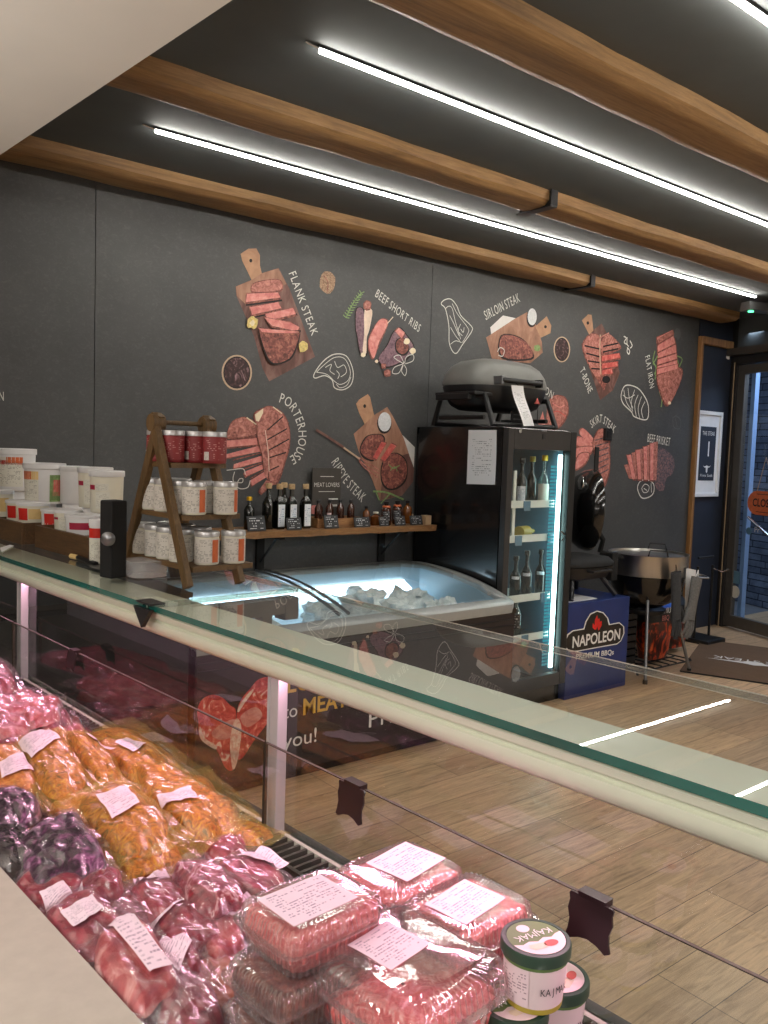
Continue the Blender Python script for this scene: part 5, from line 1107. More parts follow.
# ================================================================== GOODS ON THE COUNTER TOP
GT = 1.271
def cyl_label(mb, x, y, r, z0, z1, a0, a1, m, r1=None, n=8):
    r1 = r1 or r
    mb.sheet(lambda u, v: V3((x+(r+(r1-r)*v+.0009)*math.cos(a0+(a1-a0)*u), y+(r+(r1-r)*v+.0009)*math.sin(a0+(a1-a0)*u), z0+(z1-z0)*v)), n, 1, m)
def face(p): return math.atan2(-p.y, -p.x)          # towards the seller's side
def bucket(px, yb, yt, w, c, label, style, cat='tub', group='spice tubs on the counter', name='spice_bucket', pts=None):
    p = onc(px, yb, c); s = sc_at(p); r = w/2/s; h = onc(px, yt, c).z-p.z
    t = thing(name, label, cat, p, group); b = MB(); T = Matrix.Translation(p)
    b.lathe([(r*.88, 0), (r*.9, .002), (r*.96, h*.86), (r*.99, h*.86), (r*.99, h*.9)], 'ivory_plastic' if style in ('redsq', 'low') else 'white_plastic', 28, T); b.build('body', t)
    b = MB(); b.lathe([(r, h*.86), (r*1.02, h*.87), (r*1.02, h*.985), (r*.98, h), (r*.9, h*.985), (0, h*.985)], 'white_plastic', 28, T); b.build('lid', t)
    a = face(p)
    def lab(z0, z1, a0, a1, m):
        q0, q1 = r*(.9+.06*z0/.86), r*(.9+.06*z1/.86); cyl_label(b, p.x, p.y, q0, p.z+h*z0, p.z+h*z1, a+a0, a+a1, m, q1)
    b = MB()
    if style == 'tall':
        lab(.1, .8, -1.2, .35, 'bucket_print'); lab(.62, .72, -1.2, .35, 'bright_red'); lab(.66, .8, -.5, .34, 'orange_label')
    elif style == 'pict':
        lab(.08, .8, -1.35, -.3, 'bucket_print'); lab(.6, .8, -1.35, -.7, 'orange_label'); lab(.6, .8, -.7, -.3, 'yellow_label')
        lab(.06, .72, .25, 1.05, 'art_green'); lab(.2, .6, .42, .9, 'art_red'); lab(.1, .3, .3, .75, 'print_green'); lab(.08, .8, .9, 1.1, 'bright_red')
    elif style == 'redsq':
        lab(.55, .66, -1.25, -.75, 'magenta_label'); lab(.1, .5, -.7, .2, 'bucket_print'); lab(.52, .7, -.7, .1, 'bucket_print')
    elif style == 'low':
        lab(.15, .75, -1.1, -.35, 'bright_red'); lab(.2, .72, -.3, .6, 'yellow_label')
    elif style == 'lowred':
        lab(.12, .78, -.9, .1, 'bright_red'); lab(.12, .3, -1.2, .4, 'bucket_print')
    elif style == 'band':
        lab(.28, .62, -.85, .7, 'magenta_label')
    elif style == 'bottle':
        lab(.06, .6, -1.3, .6, 'bucket_print'); lab(.62, .82, -1.3, .6, 'bright_red')
    if b.v: b.build('label', t)
    return t
bucket(16, 490, 448.5, 38, 1.17, 'tallest white spice bucket at the edge of the view with an orange and red label', 'tall')
bucket(44.5, 503, 463, 40, 1.14, 'white bucket with a food picture on its side, second of the tall buckets', 'pict')
bucket(74, 503, 466, 30, 1.22, 'dark-printed white bucket partly hidden behind the picture bucket', 'dark')
bucket(95, 507, 467, 34, 1.17, 'cream bucket with a small red square, behind the one closest to the black canister', 'redsq')
bucket(106.5, 512, 470.5, 34, 1.12, 'cream bucket with a small red square closest to the black canister', 'redsq')
bucket(2, 516, 490, 22, 1.05, 'short spice tub cut by the edge of the view', 'low')
bucket(21, 520, 500, 29, 1.06, 'short tub with a red label above the first wooden crate', 'low')
bucket(33, 522, 502.5, 31, 1.015, 'short tub with red and orange label standing in front above the first wooden crate', 'low')
bucket(56, 528, 508.5, 29, 1.05, 'short tub with a red label at the near end of the second crate', 'lowred')
bucket(68, 530, 509.5, 28, 1.03, 'short cream tub in the middle of the second crate', 'redsq')
bucket(82, 534, 514, 33, 1.02, 'short tub with a magenta band in the second crate', 'band')
bucket(97, 567, 519, 16, .96, 'slim white bottle with a red label between the crate and the black canister', 'bottle', 'bottle', None, 'spice_bottle_white')
def ctbox(mb, t0, t1, c0, c1, z0, z1, m): return kbox(mb, t0, t1, c0, c1, z0, z1, m)
def crate(t0, t1, c0, c1, h, label):
    t = thing('wooden_crate', label, 'crate', K((t0+t1)/2, (c0+c1)/2, GT), 'wooden crates on the counter'); b = MB(); w = .012
    ctbox(b, t0, t1, c0, c0+w, GT, GT+h, 'crate_wood'); b.build('side', t, bevel=.002); b = MB(); ctbox(b, t0, t1, c1-w, c1, GT, GT+h, 'crate_wood'); b.build('side', t, bevel=.002)
    for ta in (t0, t1-w): b = MB(); ctbox(b, ta, ta+w, c0+w, c1-w, GT, GT+h, 'crate_wood'); b.build('end', t, bevel=.002)
    b = MB(); ctbox(b, t0+w, t1-w, c0+w, c1-w, GT, GT+h*.55, 'crate_wood'); b.build('bottom', t)
g0 = tcz(onz(93, 563, GT)); g1 = tcz(onz(30, 547, GT))
crate(g0[0], g1[0], .965, 1.13, .066, 'dark wooden crate holding short tubs, next to the slim white bottle')
g2 = tcz(onz(28, 546, GT)); crate(g2[0]+.04, g2[0]+.5, .95, 1.13, .066, 'dark wooden crate running out of view, holding short tubs')
tall = [o for o in bpy.data.objects if o.name.startswith('spice_bucket') and o.parent is None and o.location.z > 1.30 and tcz(o.location)[1] > 1.11]
for o in tall:      # upturned tub that each tall bucket stands on
    hz = o.location.z-.0005-GT; rr = .042
    if hz > .012:
        tb = tag(MB().lathe([(rr, 0), (rr*.92, hz-.004), (rr*.9, hz)], 'white_plastic', 24, Matrix.Translation((o.location.x, o.location.y, GT))).build('stand_tub', loc=(o.location.x, o.location.y, GT)), 'upturned white tub under the '+o['label'].split(' with ')[0].split(' partly')[0].split(', behind')[0][:60], 'tub', 'upturned tubs under the tall buckets')
# black canister with a chrome knob
p = onz(113, 577, GT); s = sc_at(p); h = onc(113, 500, tcz(p)[1]).z-GT; w = 22/s
t = thing('black_canister', 'tall black square canister with a chrome knob on the counter', 'canister', p); Rk = Matrix.Rotation(CANG+.2, 3, 'Z')
b = MB(); b.box(p+up*(h/2), (w*.86, w*.86, h), 'black_matte', Rk); b.build('body', t, bevel=.004)
k = onpl(108, 539, p-Rk @ V3((0, w*.43, 0)), Rk @ V3((0, -1, 0))); k = onc(108, 539, tcz(p)[1]-.035)
b = MB(); M = Matrix.Translation(k) @ (p+up*(k.z-p.z)-k).to_track_quat('Z', 'Y').to_matrix().to_4x4(); b.lathe([(0, -.006), (.012, -.005), (.017, 0), (.014, .008), (.01, .03)], 'grey_metal', 20, M); b.build('knob', t)
# knife
a_ = onz(75, 556, GT+.006); c_ = onz(90, 566, GT+.006)
kn = thing('knife', 'knife with a yellow-ended black handle lying before the crate', 'knife', onz(85, 562, GT)); P = [onz(x, y, GT+.008) for x, y in ((71, 556), (78, 557.5), (96, 564))]
b = MB(); b.tube(P[:2], .007, 'yellow_label', 8); b.build('handle_end', kn); b = MB(); b.tube(P[1:], .007, 'black_plastic', 8); b.build('handle', kn)
b = MB(); b.prism([onz(x, y, GT+.004) for x, y in ((82, 560.5), (98, 564), (116, 568.5), (108, 572), (92, 569))], up*.002, 'dark_metal'); b.build('blade', kn)
b = MB(); b.prism([onz(x, y, GT+.0005) for x, y in ((0, 548), (10, 545), (14, 546), (2, 552))], up*.001, 'white_paper'); tag(b.build('paper_slip'), 'small white paper slip on the counter glass before the crates', 'paper')
# clear empty tub under the rack
p = onz(146, 576, GT); t = thing('clear_tub', 'clear empty plastic tub under the wooden ladder rack', 'tub', p); b = MB()
ls = [superloop(p.x, p.y, .05*k, .05*k, GT+z, 32, 3) for k, z in ((.92, .002), (1, .034), (1, .036))]; loopsheet(b, ls, 'bucket_clear'); b.add(ls[0], [tuple(range(32))], 'bucket_clear'); b.build('tub', t)
b = MB(); ls = [superloop(p.x, p.y, .05*k, .05*k, GT+z, 32, 3) for k, z in ((1.03, .0355), (1.03, .041), (.9, .042), (.01, .042))]; loopsheet(b, ls, 'bucket_clear'); b.build('lid', t)

# ladder rack --------------------------------------------------------
rk = thing('ladder_rack', 'small A-frame ladder rack of dark wood with three shelves of jars', 'rack', K(1.86, 1.05, GT))
CA, CB = .985, 1.125; TA = 1.862; ZA = 1.655; TN, TF = 1.69, 2.035
def board(mb, p, q, w, th, wn, m):
    d = (q-p).normalized(); a = wn.normalized(); n = d.cross(a).normalized()
    mb.prism([p+a*w/2+n*th/2, p-a*w/2+n*th/2, p-a*w/2-n*th/2, p+a*w/2-n*th/2], q-p, m)
for cc in (CA, CB):
    for tt in (TN, TF):
        b = MB(); dt = .012*(1 if tt > TA else -1); cq = cc+(.006 if tt > TA else -.006)
        board(b, K(TA-dt*.6, cq, ZA+.012), K(tt, cq, GT), .016, .026, CN, 'rack_wood'); b.build('leg', rk, bevel=.002)
    b = MB(); M = Matrix.Translation(K(TA, cc, ZA-.008)) @ (CN.to_track_quat('Z', 'Y').to_matrix().to_4x4()); b.lathe([(0, -.016), (.021, -.016), (.021, .016), (0, .016)], 'rack_wood', 20, M); b.build('hinge_cap', rk)
b = MB(); b.tube([K(TA, CA, ZA-.006), K(TA, CB, ZA-.006)], .006, 'rack_wood', 10); b.build('rod', rk)
def legt(z, far): k = (ZA-z)/(ZA-GT); return TA+((TF if far else TN)-TA)*k
SH = [(1.316, 1.148, .0), (1.432, 1.143, .0), (1.553, 1.135, .0)]
for z, ce, _ in SH:
    b = MB(); n_, f_ = legt(z, 0)-.016, legt(z, 1)+.012
    ctbox(b, n_, f_, CA+.008, ce+.01, z-.012, z, 'rack_board'); b.build('shelf', rk, bevel=.002)
def jar(t, c, z, r, h, label, style, group, turn=0.0):
    p = K(t, c, z+.0008); j = thing('spice_jar', label, 'jar', p, group); b = MB(); T = Matrix.Translation(p)
    b.lathe([(r*.96, 0), (r, .002), (r, h*.86)], 'ivory_plastic' if style != 'red' else 'red_label', 24, T); b.build('body', j)
    b = MB(); b.lathe([(r*1.01, h*.84), (r*1.04, h*.85), (r*1.04, h*.97), (r*1.0, h), (r*.9, h*.985), (0, h*.985)], 'lid_silver', 24, T); b.build('lid', j)
    a = face(p)+turn; b = MB()
    if style == 'red': cyl_label(b, p.x, p.y, r, p.z+h*.08, p.z+h*.8, a-1.3, a+1.3, 'red_print'); cyl_label(b, p.x, p.y, r+.0006, p.z+h*.1, p.z+h*.36, a-1.25, a-.75, 'jar_print')
    else:
        cyl_label(b, p.x, p.y, r, p.z+h*.06, p.z+h*.8, a-1.4, a+1.4, 'jar_print')
        o = {'o1': (.35, .95), 'o2': (.15, .8), 'o3': (.7, 1.2)}.get(style)
        if o: cyl_label(b, p.x, p.y, r+.0006, p.z+h*.08, p.z+h*.76, a+o[0], a+o[1], 'orange_label')
    b.build('label', j)
R1, H1 = .0285, .078
for i, (t, c) in enumerate(((1.905, 1.015), (1.9, 1.075), (1.845, 1.02), (1.838, 1.08), (1.785, 1.1)) ): jar(t, c, SH[2][0], R1, H1*.98, f'{ORD[i]} red-labelled jar on the top rack shelf, counted from the black canister', 'red', 'red jars on the top rack shelf', -.3+.15*i)
m2 = ((1.935, 1.02, 'o2'), (1.875, 1.02, 'none'), (1.81, 1.025, 'none'), (1.93, 1.09, 'none'), (1.762, 1.032, 'o1'), (1.805, 1.09, 'none'), (1.745, 1.108, 'o3'))
for i, (t, c, s_) in enumerate(m2): jar(t, c, SH[1][0], R1, H1, f'{ORD[i]} jar, orange-striped, on the middle rack shelf, counted from the black canister' if s_ != 'none' else f'{ORD[i]} jar, pale printed, on the middle rack shelf, counted from the black canister', s_, 'jars on the middle rack shelf', .1)
m3 = ((1.985, 1.02, 'none'), (1.92, 1.02, 'none'), (1.86, 1.02, 'none'), (1.8, 1.022, 'none'), (1.975, 1.085, 'none'), (1.9, 1.085, 'none'), (1.83, 1.09, 'none'), (1.73, 1.05, 'o1'), (1.722, 1.118, 'o1'))
for i, (t, c, s_) in enumerate(m3): jar(t, c, SH[0][0], R1, H1, f'{ORD[i]} jar, orange-striped, on the lowest rack shelf, counted from the black canister' if s_ != 'none' else f'{ORD[i]} jar, pale printed, on the lowest rack shelf, counted from the black canister', s_, 'jars on the lowest rack shelf', .1)

# ================================================================== MEAT IN THE CASE
def pack(name, label, cat, group, q, z, th, meat, flm='bag_film', lab=None, seed=0, zs=None, wr=1.0, core=.40, EX=1.15, pw=4, sharp=.75, steak=False):
    """sealed clear bag: meat core, film sheet and optional paper label; q = four picture corners met at mid height"""
    th *= .62; zs = zs or [z]*4; q0 = sum(x for x, y in q)/4, sum(y for x, y in q)/4; q = [(q0[0]+(x-q0[0])*EX, q0[1]+(y-q0[1])*EX) for x, y in q]
    Q = [onz(x, y, zz+th*.5) - up*(th*.5) for (x, y), zz in zip(q, zs)]
    ctr = (Q[0]+Q[1]+Q[2]+Q[3])/4
    t = thing(name, label, cat, ctr, group)
    def base(u, v): return Q[0].lerp(Q[1], u).lerp(Q[3].lerp(Q[2], u), v)
    def rad(u, v):
        x, y = (u-.5)/core, (v-.5)/core; a = math.atan2(y, x)
        return (abs(x)**pw+abs(y)**pw)**(1/pw)*(1+.2*nz(math.cos(a)*1.5+seed*3.1, math.sin(a)*1.5, seed))
    def prof(r):
        if r >= 1: return 0
        return (1-r**(7 if not steak else 10))**.75
    def lump(u, v): return 1+wr*(.3*nz(u*2.4+seed*5, v*2.4, seed)+.22*nz(u*8+seed, v*8, 2.2)+.12*nz(u*22+seed, v*22, 5.2))
    b = MB(); nu, nv = 40, 14
    vs = []; fs = []
    for i in range(nu):
        a = 2*math.pi*i/nu
        for j in range(nv+1):
            f = j/nv; ca, sa = math.cos(a), math.sin(a); k = (abs(ca)**pw+abs(sa)**pw)**(-1/pw)/(1+.2*nz(ca*1.5+seed*3.1, sa*1.5, seed))
            u, v = .5+ca*k*core*f*.985, .5+sa*k*core*f*.985; vs.append(base(u, v)+up*(th*prof(f)*lump(u, v)+.001))
    for i in range(nu):
        i2 = (i+1) % nu
        for j in range(nv): fs.append((i*(nv+1)+j, i*(nv+1)+j+1, i2*(nv+1)+j+1, i2*(nv+1)+j))
    b.add(vs, fs, meat, True); b.build('meat', t)
    def top(u, v):
        r = rad(u, v); e = min(u, 1-u, v, 1-v)
        w = .7*nz(u*3.2+seed*2, v*3.2, 4)+.5*nz(u*8+seed, v*8, 7)+.12*nz(u*22+seed, v*22, 9)
        hgt = th*prof(r)*lump(u, v)+.002+max(0, w)*.010*wr*(.35+.65*min(1, r*r))+.0012 if r < 1 else .003+max(0, (1.4-r))*.008+w*.012*wr
        lift = .035*wr*max(0, nz(u*2.2+seed*7, v*2.2, 1)-.05)*(1-min(1, e*6))
        return base(u, v)+up*(max(.001, hgt)+lift)
    def crk(u, v):
        k = 1 if 0 < u < 1 and 0 < v < 1 else 0
        uu = u+k*.022*nz(u*31+seed, v*31, 3); vv = v+k*.022*nz(u*31, v*31+seed, 8)
        ed = (1-k)*.03*nz(u*9+seed, v*9, 6)
        return top(min(1, max(0, uu)), min(1, max(0, vv)))+(base(.5, .5)-base(u, v))*max(0, ed)
    b = MB(); b.sheet(crk, 15, 15, flm, False); b.build('bag', t)
    if lab:
        lab = [(.5+(x-.5)/EX, .5+(y-.5)/EX) for x, y in lab]
        (u0, v0), (u1, v1), (u2, v2), (u3, v3) = lab; b = MB()
        def lf(a, c):
            u = (u0*(1-a)+u1*a)*(1-c)+(u3*(1-a)+u2*a)*c; v = (v0*(1-a)+v1*a)*(1-c)+(v3*(1-a)+v2*a)*c
            p = base(u, v); uu, vv = min(1, max(0, u)), min(1, max(0, v)); return V3((p.x, p.y, max(top(uu, vv).z, top(min(1, uu+.03), vv).z, top(uu, max(0, vv-.03)).z)+.003))
        b.sheet(lf, 8, 6, 'label_print'); b.build('price_label', t)
    return t
def pxlab(q, lp):
    """picture corners of a label -> u,v of the pack quad (picture-space bilinear inverse, good enough)"""
    o = []
    for x, y in lp:
        u = v = .5
        for _ in range(25):
            fx = [(1-u)*(1-v), u*(1-v), u*v, (1-u)*v]; X_ = sum(f*p[0] for f, p in zip(fx, q)); Y_ = sum(f*p[1] for f, p in zip(fx, q))
            du = ((q[1][0]-q[0][0])*(1-v)+(q[2][0]-q[3][0])*v, (q[1][1]-q[0][1])*(1-v)+(q[2][1]-q[3][1])*v); dv = ((q[3][0]-q[0][0])*(1-u)+(q[2][0]-q[1][0])*u, (q[3][1]-q[0][1])*(1-u)+(q[2][1]-q[1][1])*u)
            det = du[0]*dv[1]-du[1]*dv[0] or 1e-6; ex, ey = x-X_, y-Y_; u += (ex*dv[1]-ey*dv[0])/det; v += (ey*du[0]-ex*du[1])/det
        o.append((u, v))
    return o
GR, GO, GS = 'sealed red meat packs at the far end', 'marinated meat bags', 'sealed steak packs'
def pk(label, group, q, z, th, meat, flm='bag_film', lp=None, seed=0, name='meat_pack', **k):
    pack(name, label, 'packed meat', group, q, z, th, meat, flm, pxlab(q, lp) if lp else None, seed, **k)
# hidden understuff of the heaps: lower layer of sealed packs
under = [((-40, 740, 60, 700, 120, 745, 10, 800), .905, 'meat_dark'), ((30, 745, 130, 720, 200, 770, 90, 830), .905, 'meat_orange'), ((110, 790, 205, 770, 262, 822, 150, 870), .905, 'meat_orange'), ((40, 830, 130, 800, 190, 860, 90, 910), .905, 'meat_orange'),
         ((60, 900, 170, 860, 240, 930, 120, 985), .905, 'meat_dark'), ((150, 900, 250, 860, 300, 900, 210, 960), .905, 'meat_red'), ((130, 960, 210, 920, 260, 1000, 170, 1060), .905, 'meat_red'), ((-60, 860, 30, 810, 110, 870, 40, 930), .905, 'film_black'), ((-60, 800, 40, 770, 80, 830, -20, 870), .905, 'film_black')]
UL = ['red pack under the far heap', 'orange bag under the long orange bag', 'orange bag under the torn-cornered bag by the grey post', 'orange bag under the large-labelled bag', 'dark red pack under the cloudy pink bag', 'red pack under the ribeye', 'red pack under the orange pieces bag', 'black pack under the triangular dark pack', 'black pack under the purple pack at the view edge']
for i, (q, z, m) in enumerate(under):
    q = [(q[k], q[k+1]) for k in range(0, 8, 2)]
    pk('mostly buried '+UL[i], 'buried packs of the bottom layer', q, z, .035, m, 'bag_film_orange' if 'orange' in m else 'bag_film', None, 100+i)
# far heap of red packs
far = [([(-45, 668), (5, 656), (26, 690), (-30, 706)], .975, .05, 'meat_dark', 'highest dark red pack at the far end, beside the pink-lit post'),
       ([(-30, 694), (40, 686), (52, 712), (-20, 722)], .955, .04, 'meat_fatty', 'marbled pack under the highest dark red pack'),
       ([(18, 700), (62, 694), (64, 720), (20, 728)], .95, .04, 'meat_fatty', 'pale marbled pack at the far end nearest the front glass'),
       ([(-40, 706), (22, 700), (34, 738), (-30, 748)], .945, .045, 'meat_fatty', 'marbled cut with a bright fat edge at the border of the view'),
       ([(28, 714), (70, 708), (78, 728), (36, 738)], .93, .035, 'meat_red', 'red pack between the pale marbled pack and the orange bags'),
       ([(38, 720), (84, 716), (90, 740), (44, 742)], .915, .035, 'meat_fatty', 'streaky red pack lying lowest beside the front glass'),
       ([(-30, 730), (26, 722), (30, 748), (-20, 760)], .935, .04, 'meat_dark', 'dark red pack directly behind the first orange bags')]
for i, (q, z, th, m, lb) in enumerate(far): pk(lb, GR, q, z, th, m, 'bag_film', None, i+1)
# orange marinated bags
q = [(-40, 752), (14, 738), (52, 790), (-10, 812)]; pk('marinated salmon-coloured bag cut by the edge of the view, with a price label', GO, q, .945, .04, 'meat_salmon', 'bag_film_orange', [(0, 776), (24, 764), (35, 780), (2, 790)], 21)
q = [(14, 737), (62, 728), (98, 786), (44, 802)]; pk('long orange marinated bag with a price label at its far end', GO, q, .955, .04, 'meat_orange', 'bag_film_orange', [(19, 747), (47, 735.5), (62, 750), (33, 768)], 22)
q = [(58, 730), (92, 732), (124, 778), (96, 784)]; pk('narrow orange marinated bag leaning beside the long one', GO, q, .95, .035, 'meat_orange', 'bag_film_orange', [(86, 742), (94, 740), (118, 752), (112, 755)], 23)
q = [(88, 738), (140, 738), (186, 770), (132, 784)]; pk('orange marinated bag by the front glass with a label on top', GO, q, .93, .035, 'meat_orange', 'bag_film_orange', [(116, 751), (129, 746), (148, 755), (134, 762)], 24)
q = [(128, 762), (190, 772), (218, 800), (150, 806)]; pk('orange marinated bag with a gathered top at the front glass', GO, q, .935, .04, 'meat_orange', 'bag_film_orange', None, 25)
q = [(136, 790), (184, 778), (252, 808), (196, 846)]; pk('orange marinated bag with a torn-looking corner pointing to the grey post', GO, q, .935, .045, 'meat_orange', 'bag_film_orange', [(158, 804), (190, 800), (200, 812), (164, 814)], 26)
q = [(62, 800), (124, 778), (186, 830), (116, 862)]; pk('orange marinated bag in the middle of the heap with a large label', GO, q, .965, .04, 'meat_orange', 'bag_film_orange', [(96, 808), (128, 800), (141, 818), (113, 833)], 27)
q = [(90, 838), (150, 822), (196, 858), (128, 884)]; pk('orange marinated bag lying below the large-labelled one', GO, q, .94, .04, 'meat_orange', 'bag_film_orange', None, 28)
q = [(40, 800), (90, 786), (130, 836), (84, 856)]; pk('pale orange bag tucked beside the purple-black packs', GO, q, .94, .035, 'meat_salmon', 'bag_film_orange', None, 29)
q = [(204, 800), (284, 832), (258, 846), (196, 838)]; pk('flat yellow bag end reaching toward the air grille', GO, q, .925, .02, 'meat_orange', 'bag_film_orange', None, 30)
q = [(196, 834), (246, 838), (254, 862), (204, 862)]; pk('small dark red pack between the yellow bag end and the ribeye', GO, q, .92, .03, 'meat_red', 'bag_film', None, 61)
# black / purple packs
q = [(-30, 800), (22, 784), (48, 812), (-4, 842)]; pk('black and purple pack at the edge of the view behind the triangular one', 'dark glazed packs', q, .965, .045, 'meat_black', 'bag_film_dark', None, 31)
q = [(16, 834), (78, 808), (114, 862), (26, 888)]; pk('large triangular purple-black pack in front of the orange bags', 'dark glazed packs', q, .975, .05, 'meat_black', 'bag_film_dark', None, 32, core=.44)
q = [(-40, 812), (34, 832), (46, 862), (-20, 890)]; pk('black plastic pack with a clear folded corner at the edge of the view', 'dark glazed packs', q, .97, .04, 'film_black', 'bag_film_dark', None, 33)
# red steak packs
stk = [([(6, 884), (60, 862), (98, 884), (36, 918)], .965, .035, 'meat_red', [(38, 906), (62, 894), (76, 904), (52, 920)], 'bright red pack against the rear worktop below the triangular dark pack'),
       ([(74, 880), (118, 870), (130, 892), (88, 912)], .965, .04, 'meat_red', [(66, 902), (82, 890), (84, 908), (74, 915)], 'red pack with a standing clear corner below the orange bags'),
       ([(166, 872), (208, 858), (256, 898), (206, 922)], .974, .034, 'meat_steak', None, 'round marbled ribeye steak pack in the middle of the case'),
       ([(206, 868), (252, 852), (300, 888), (254, 908)], .94, .032, 'meat_red', [(240, 866), (262, 852), (292, 862), (272, 874)], 'sirloin pack with a fat edge next to the air grille'),
       ([(124, 886), (178, 880), (206, 912), (148, 930)], .96, .034, 'meat_red', [(133, 880), (164, 866), (170, 876), (140, 896)], 'deep red pack beside the ribeye, partly under a folded label'),
       ([(148, 920), (196, 900), (226, 936), (172, 960)], .955, .034, 'meat_red', [(132, 924), (176, 908), (182, 914), (146, 940)], 'red pack with a folded label corner in front of the ribeye'),
       ([(196, 930), (236, 914), (250, 946), (206, 966)], .95, .03, 'meat_fatty', [(218, 918), (246, 892), (258, 904), (232, 930)], 'pale pack with a label touching the ridged meat boxes'),
       ([(36, 912), (92, 886), (138, 930), (78, 968)], .975, .035, 'meat_red', [(60, 926), (92, 910), (104, 926), (74, 942)], 'cloudy pink bag along the rear worktop'),
       ([(84, 944), (136, 908), (190, 980), (130, 1026)], .985, .03, 'meat_fatty', [(106, 930), (127, 920), (174, 980), (150, 990)], 'pack with a long curled label lying across the heap'),
       ([(140, 962), (188, 934), (206, 968), (160, 1000)], .97, .03, 'meat_red', [(150, 958), (162, 936), (192, 950), (178, 984)], 'pack with a square label beside the long curled label'),
       ([(180, 970), (234, 950), (250, 1000), (190, 1030)], .94, .03, 'sausage', None, 'clear bag of orange pieces beside the stack of ridged boxes'),
       ([(150, 990), (206, 970), (236, 1030), (170, 1060)], .965, .035, 'meat_dark', None, 'crumpled red pack at the bottom edge of the view'),
       ([(96, 974), (140, 950), (170, 1020), (126, 1040)], .955, .03, 'meat_black', None, 'purple speckled pack along the rear worktop'),
       ([(100, 905), (140, 892), (160, 920), (112, 940)], .955, .03, 'meat_dark', None, 'dark red pack in the gap behind the cloudy pink bag')]
for i, (q, z, th, m, lp, lb) in enumerate(stk): pk(lb, GS, q, z, th, m, 'bag_film', lp, 40+i, steak='steak' in m, wr=.8, EX=1.34, core=.37, pw=3.4)

# clear ridged boxes --------------------------------------------------
def ribloop(cx, cy, hx, hy, z, amp, n=256, p=7):
    o = []
    for i in range(n):
        a = 2*math.pi*i/n; ca, sa = math.cos(a), math.sin(a); k = (abs(ca)**p+abs(sa)**p)**(-1/p); r = 1+amp*(1 if (i//2) % 2 else -1)
        P = K(cy+sa*k*hy*r, cx+ca*k*hx*r, z); o.append(P)
    return o
def meatbox(t, c, z, wt, wc, hb, hl, meat, label, group, lab=None, fill=.92, name='meat_box', flat=False):
    """clear ridged box: base, lid with flange, meat, label.  t along, c outward, z = deck height of its base"""
    x = thing(name, label, 'packed meat', K(t, c, z), group); hx, hy = wc/2, wt/2
    ls = [ribloop(c, t, hx*k, hy*k, z+hb*q, a) for k, q, a in ((.80, .01, .0), (.84, .06, .02), (.9, .9, .02), (.95, .97, 0), (1.04, .985, 0), (1.04, 1, 0))]
    b = MB(); loopsheet(b, ls, 'clear_plastic'); b.add(ls[0], [tuple(reversed(range(len(ls[0]))))], 'clear_plastic'); b.build('base', x)
    zt = z+hb+.001
    if flat: pr = ((1.05, .0, 0), (1.05, .03, 0), (.97, .1, 0), (.93, .62, .018), (.86, .8, .018), (.72, .86, 0), (.7, .98, 0), (.66, 1, 0), (.01, 1, 0))
    else: pr = ((1.05, 0, 0), (1.05, .03, 0), (.97, .08, 0), (.95, .1, .022), (.9, .8, .022), (.82, .96, .03), (.74, 1, 0), (.01, 1, 0))
    ls = [ribloop(c, t, hx*k, hy*k, zt+hl*q, a) for k, q, a in pr]
    b = MB(); loopsheet(b, ls, 'clear_plastic'); b.build('lid', x)
    zm = z+.004; ht = (hb+hl)*fill-.006; b = MB()
    N = 128; pr2 = [(.76, .0, .0), (.80, .06, .02), (.86, .42, .02), (.87, .5, .02), (.885, .7, .02), (.86, .9, .02), (.74, 1, 0), (.5, 1.0, 0), (.25, 1.02, 0), (.02, 1.02, 0)]
    ml = []
    for k, qz, am in pr2: ml.append([V3((P.x, P.y, P.z+(.004*nz(P.x*90, P.y*90, 3) if qz >= .9 else 0))) for P in ribloop(c, t, hx*k, hy*k, zm+ht*qz, am, N)])
    loopsheet(b, ml, meat); b.build('meat', x)
    if lab:
        u0, u1, v0, v1, ro = lab; b = MB(); co, si = math.cos(ro), math.sin(ro)
        def lf(a, d):
            uu = (u0+u1)/2+(u1-u0)*(a-.5)*co-(v1-v0)*(d-.5)*si*hy/hx; vv = (v0+v1)/2+(u1-u0)*(a-.5)*si*hx/hy+(v1-v0)*(d-.5)*co
            return K(t+vv*hy, c+uu*hx, zt+hl+.0012+.0015*nz(a*2, d*2, t*9))
        b.sheet(lf, 4, 4, 'label_print', flip=False); b.build('price_label', x)
    return x
GB = 'clear ridged meat boxes'
ZD = .9185
def stack(px, ztop, wt, wc, hb, hl, n, meats, labels, lab, gap=.002, jit=()):
    p = onz(px[0], px[1], ztop); t, c, _ = tcz(p); h = hb+hl+gap; z = ztop-(hb+hl)-.001
    for i in range(n):
        dt, dc_ = jit[i] if i < len(jit) else (0, 0)
        meatbox(t+dt, c+dc_, z-i*h, wt, wc, hb, hl, meats[min(i, len(meats)-1)], labels[i], GB, lab if i == 0 else None)
stack((313, 897), 1.082, .118, .15, .032, .021, 3, ['mince_pink', 'mince_brown', 'mince_brown'], ['topmost ridged box of the stack beside the steaks, pink mince with a price label', 'brown-filled ridged box in the middle of the stack beside the steaks', 'brown-filled ridged box lowest in the stack beside the steaks'], (-.72, .52, -.6, .6, .0), jit=((0, 0), (-.008, -.02), (-.004, -.028)))
stack((400, 866), 1.05, .125, .155, .036, .026, 2, ['mince_pink'], ['ridged box of pink mince furthest back beside the front glass', 'lower ridged box under the box furthest back'], (-.35, .75, -.5, .62, .12))
stack((467, 900), 1.05, .12, .15, .036, .026, 2, ['mince_pink'], ['ridged box of pink mince behind the green-lidded tubs', 'lower ridged box behind the green-lidded tubs, under another'], (-.62, .5, -.55, .5, .1))
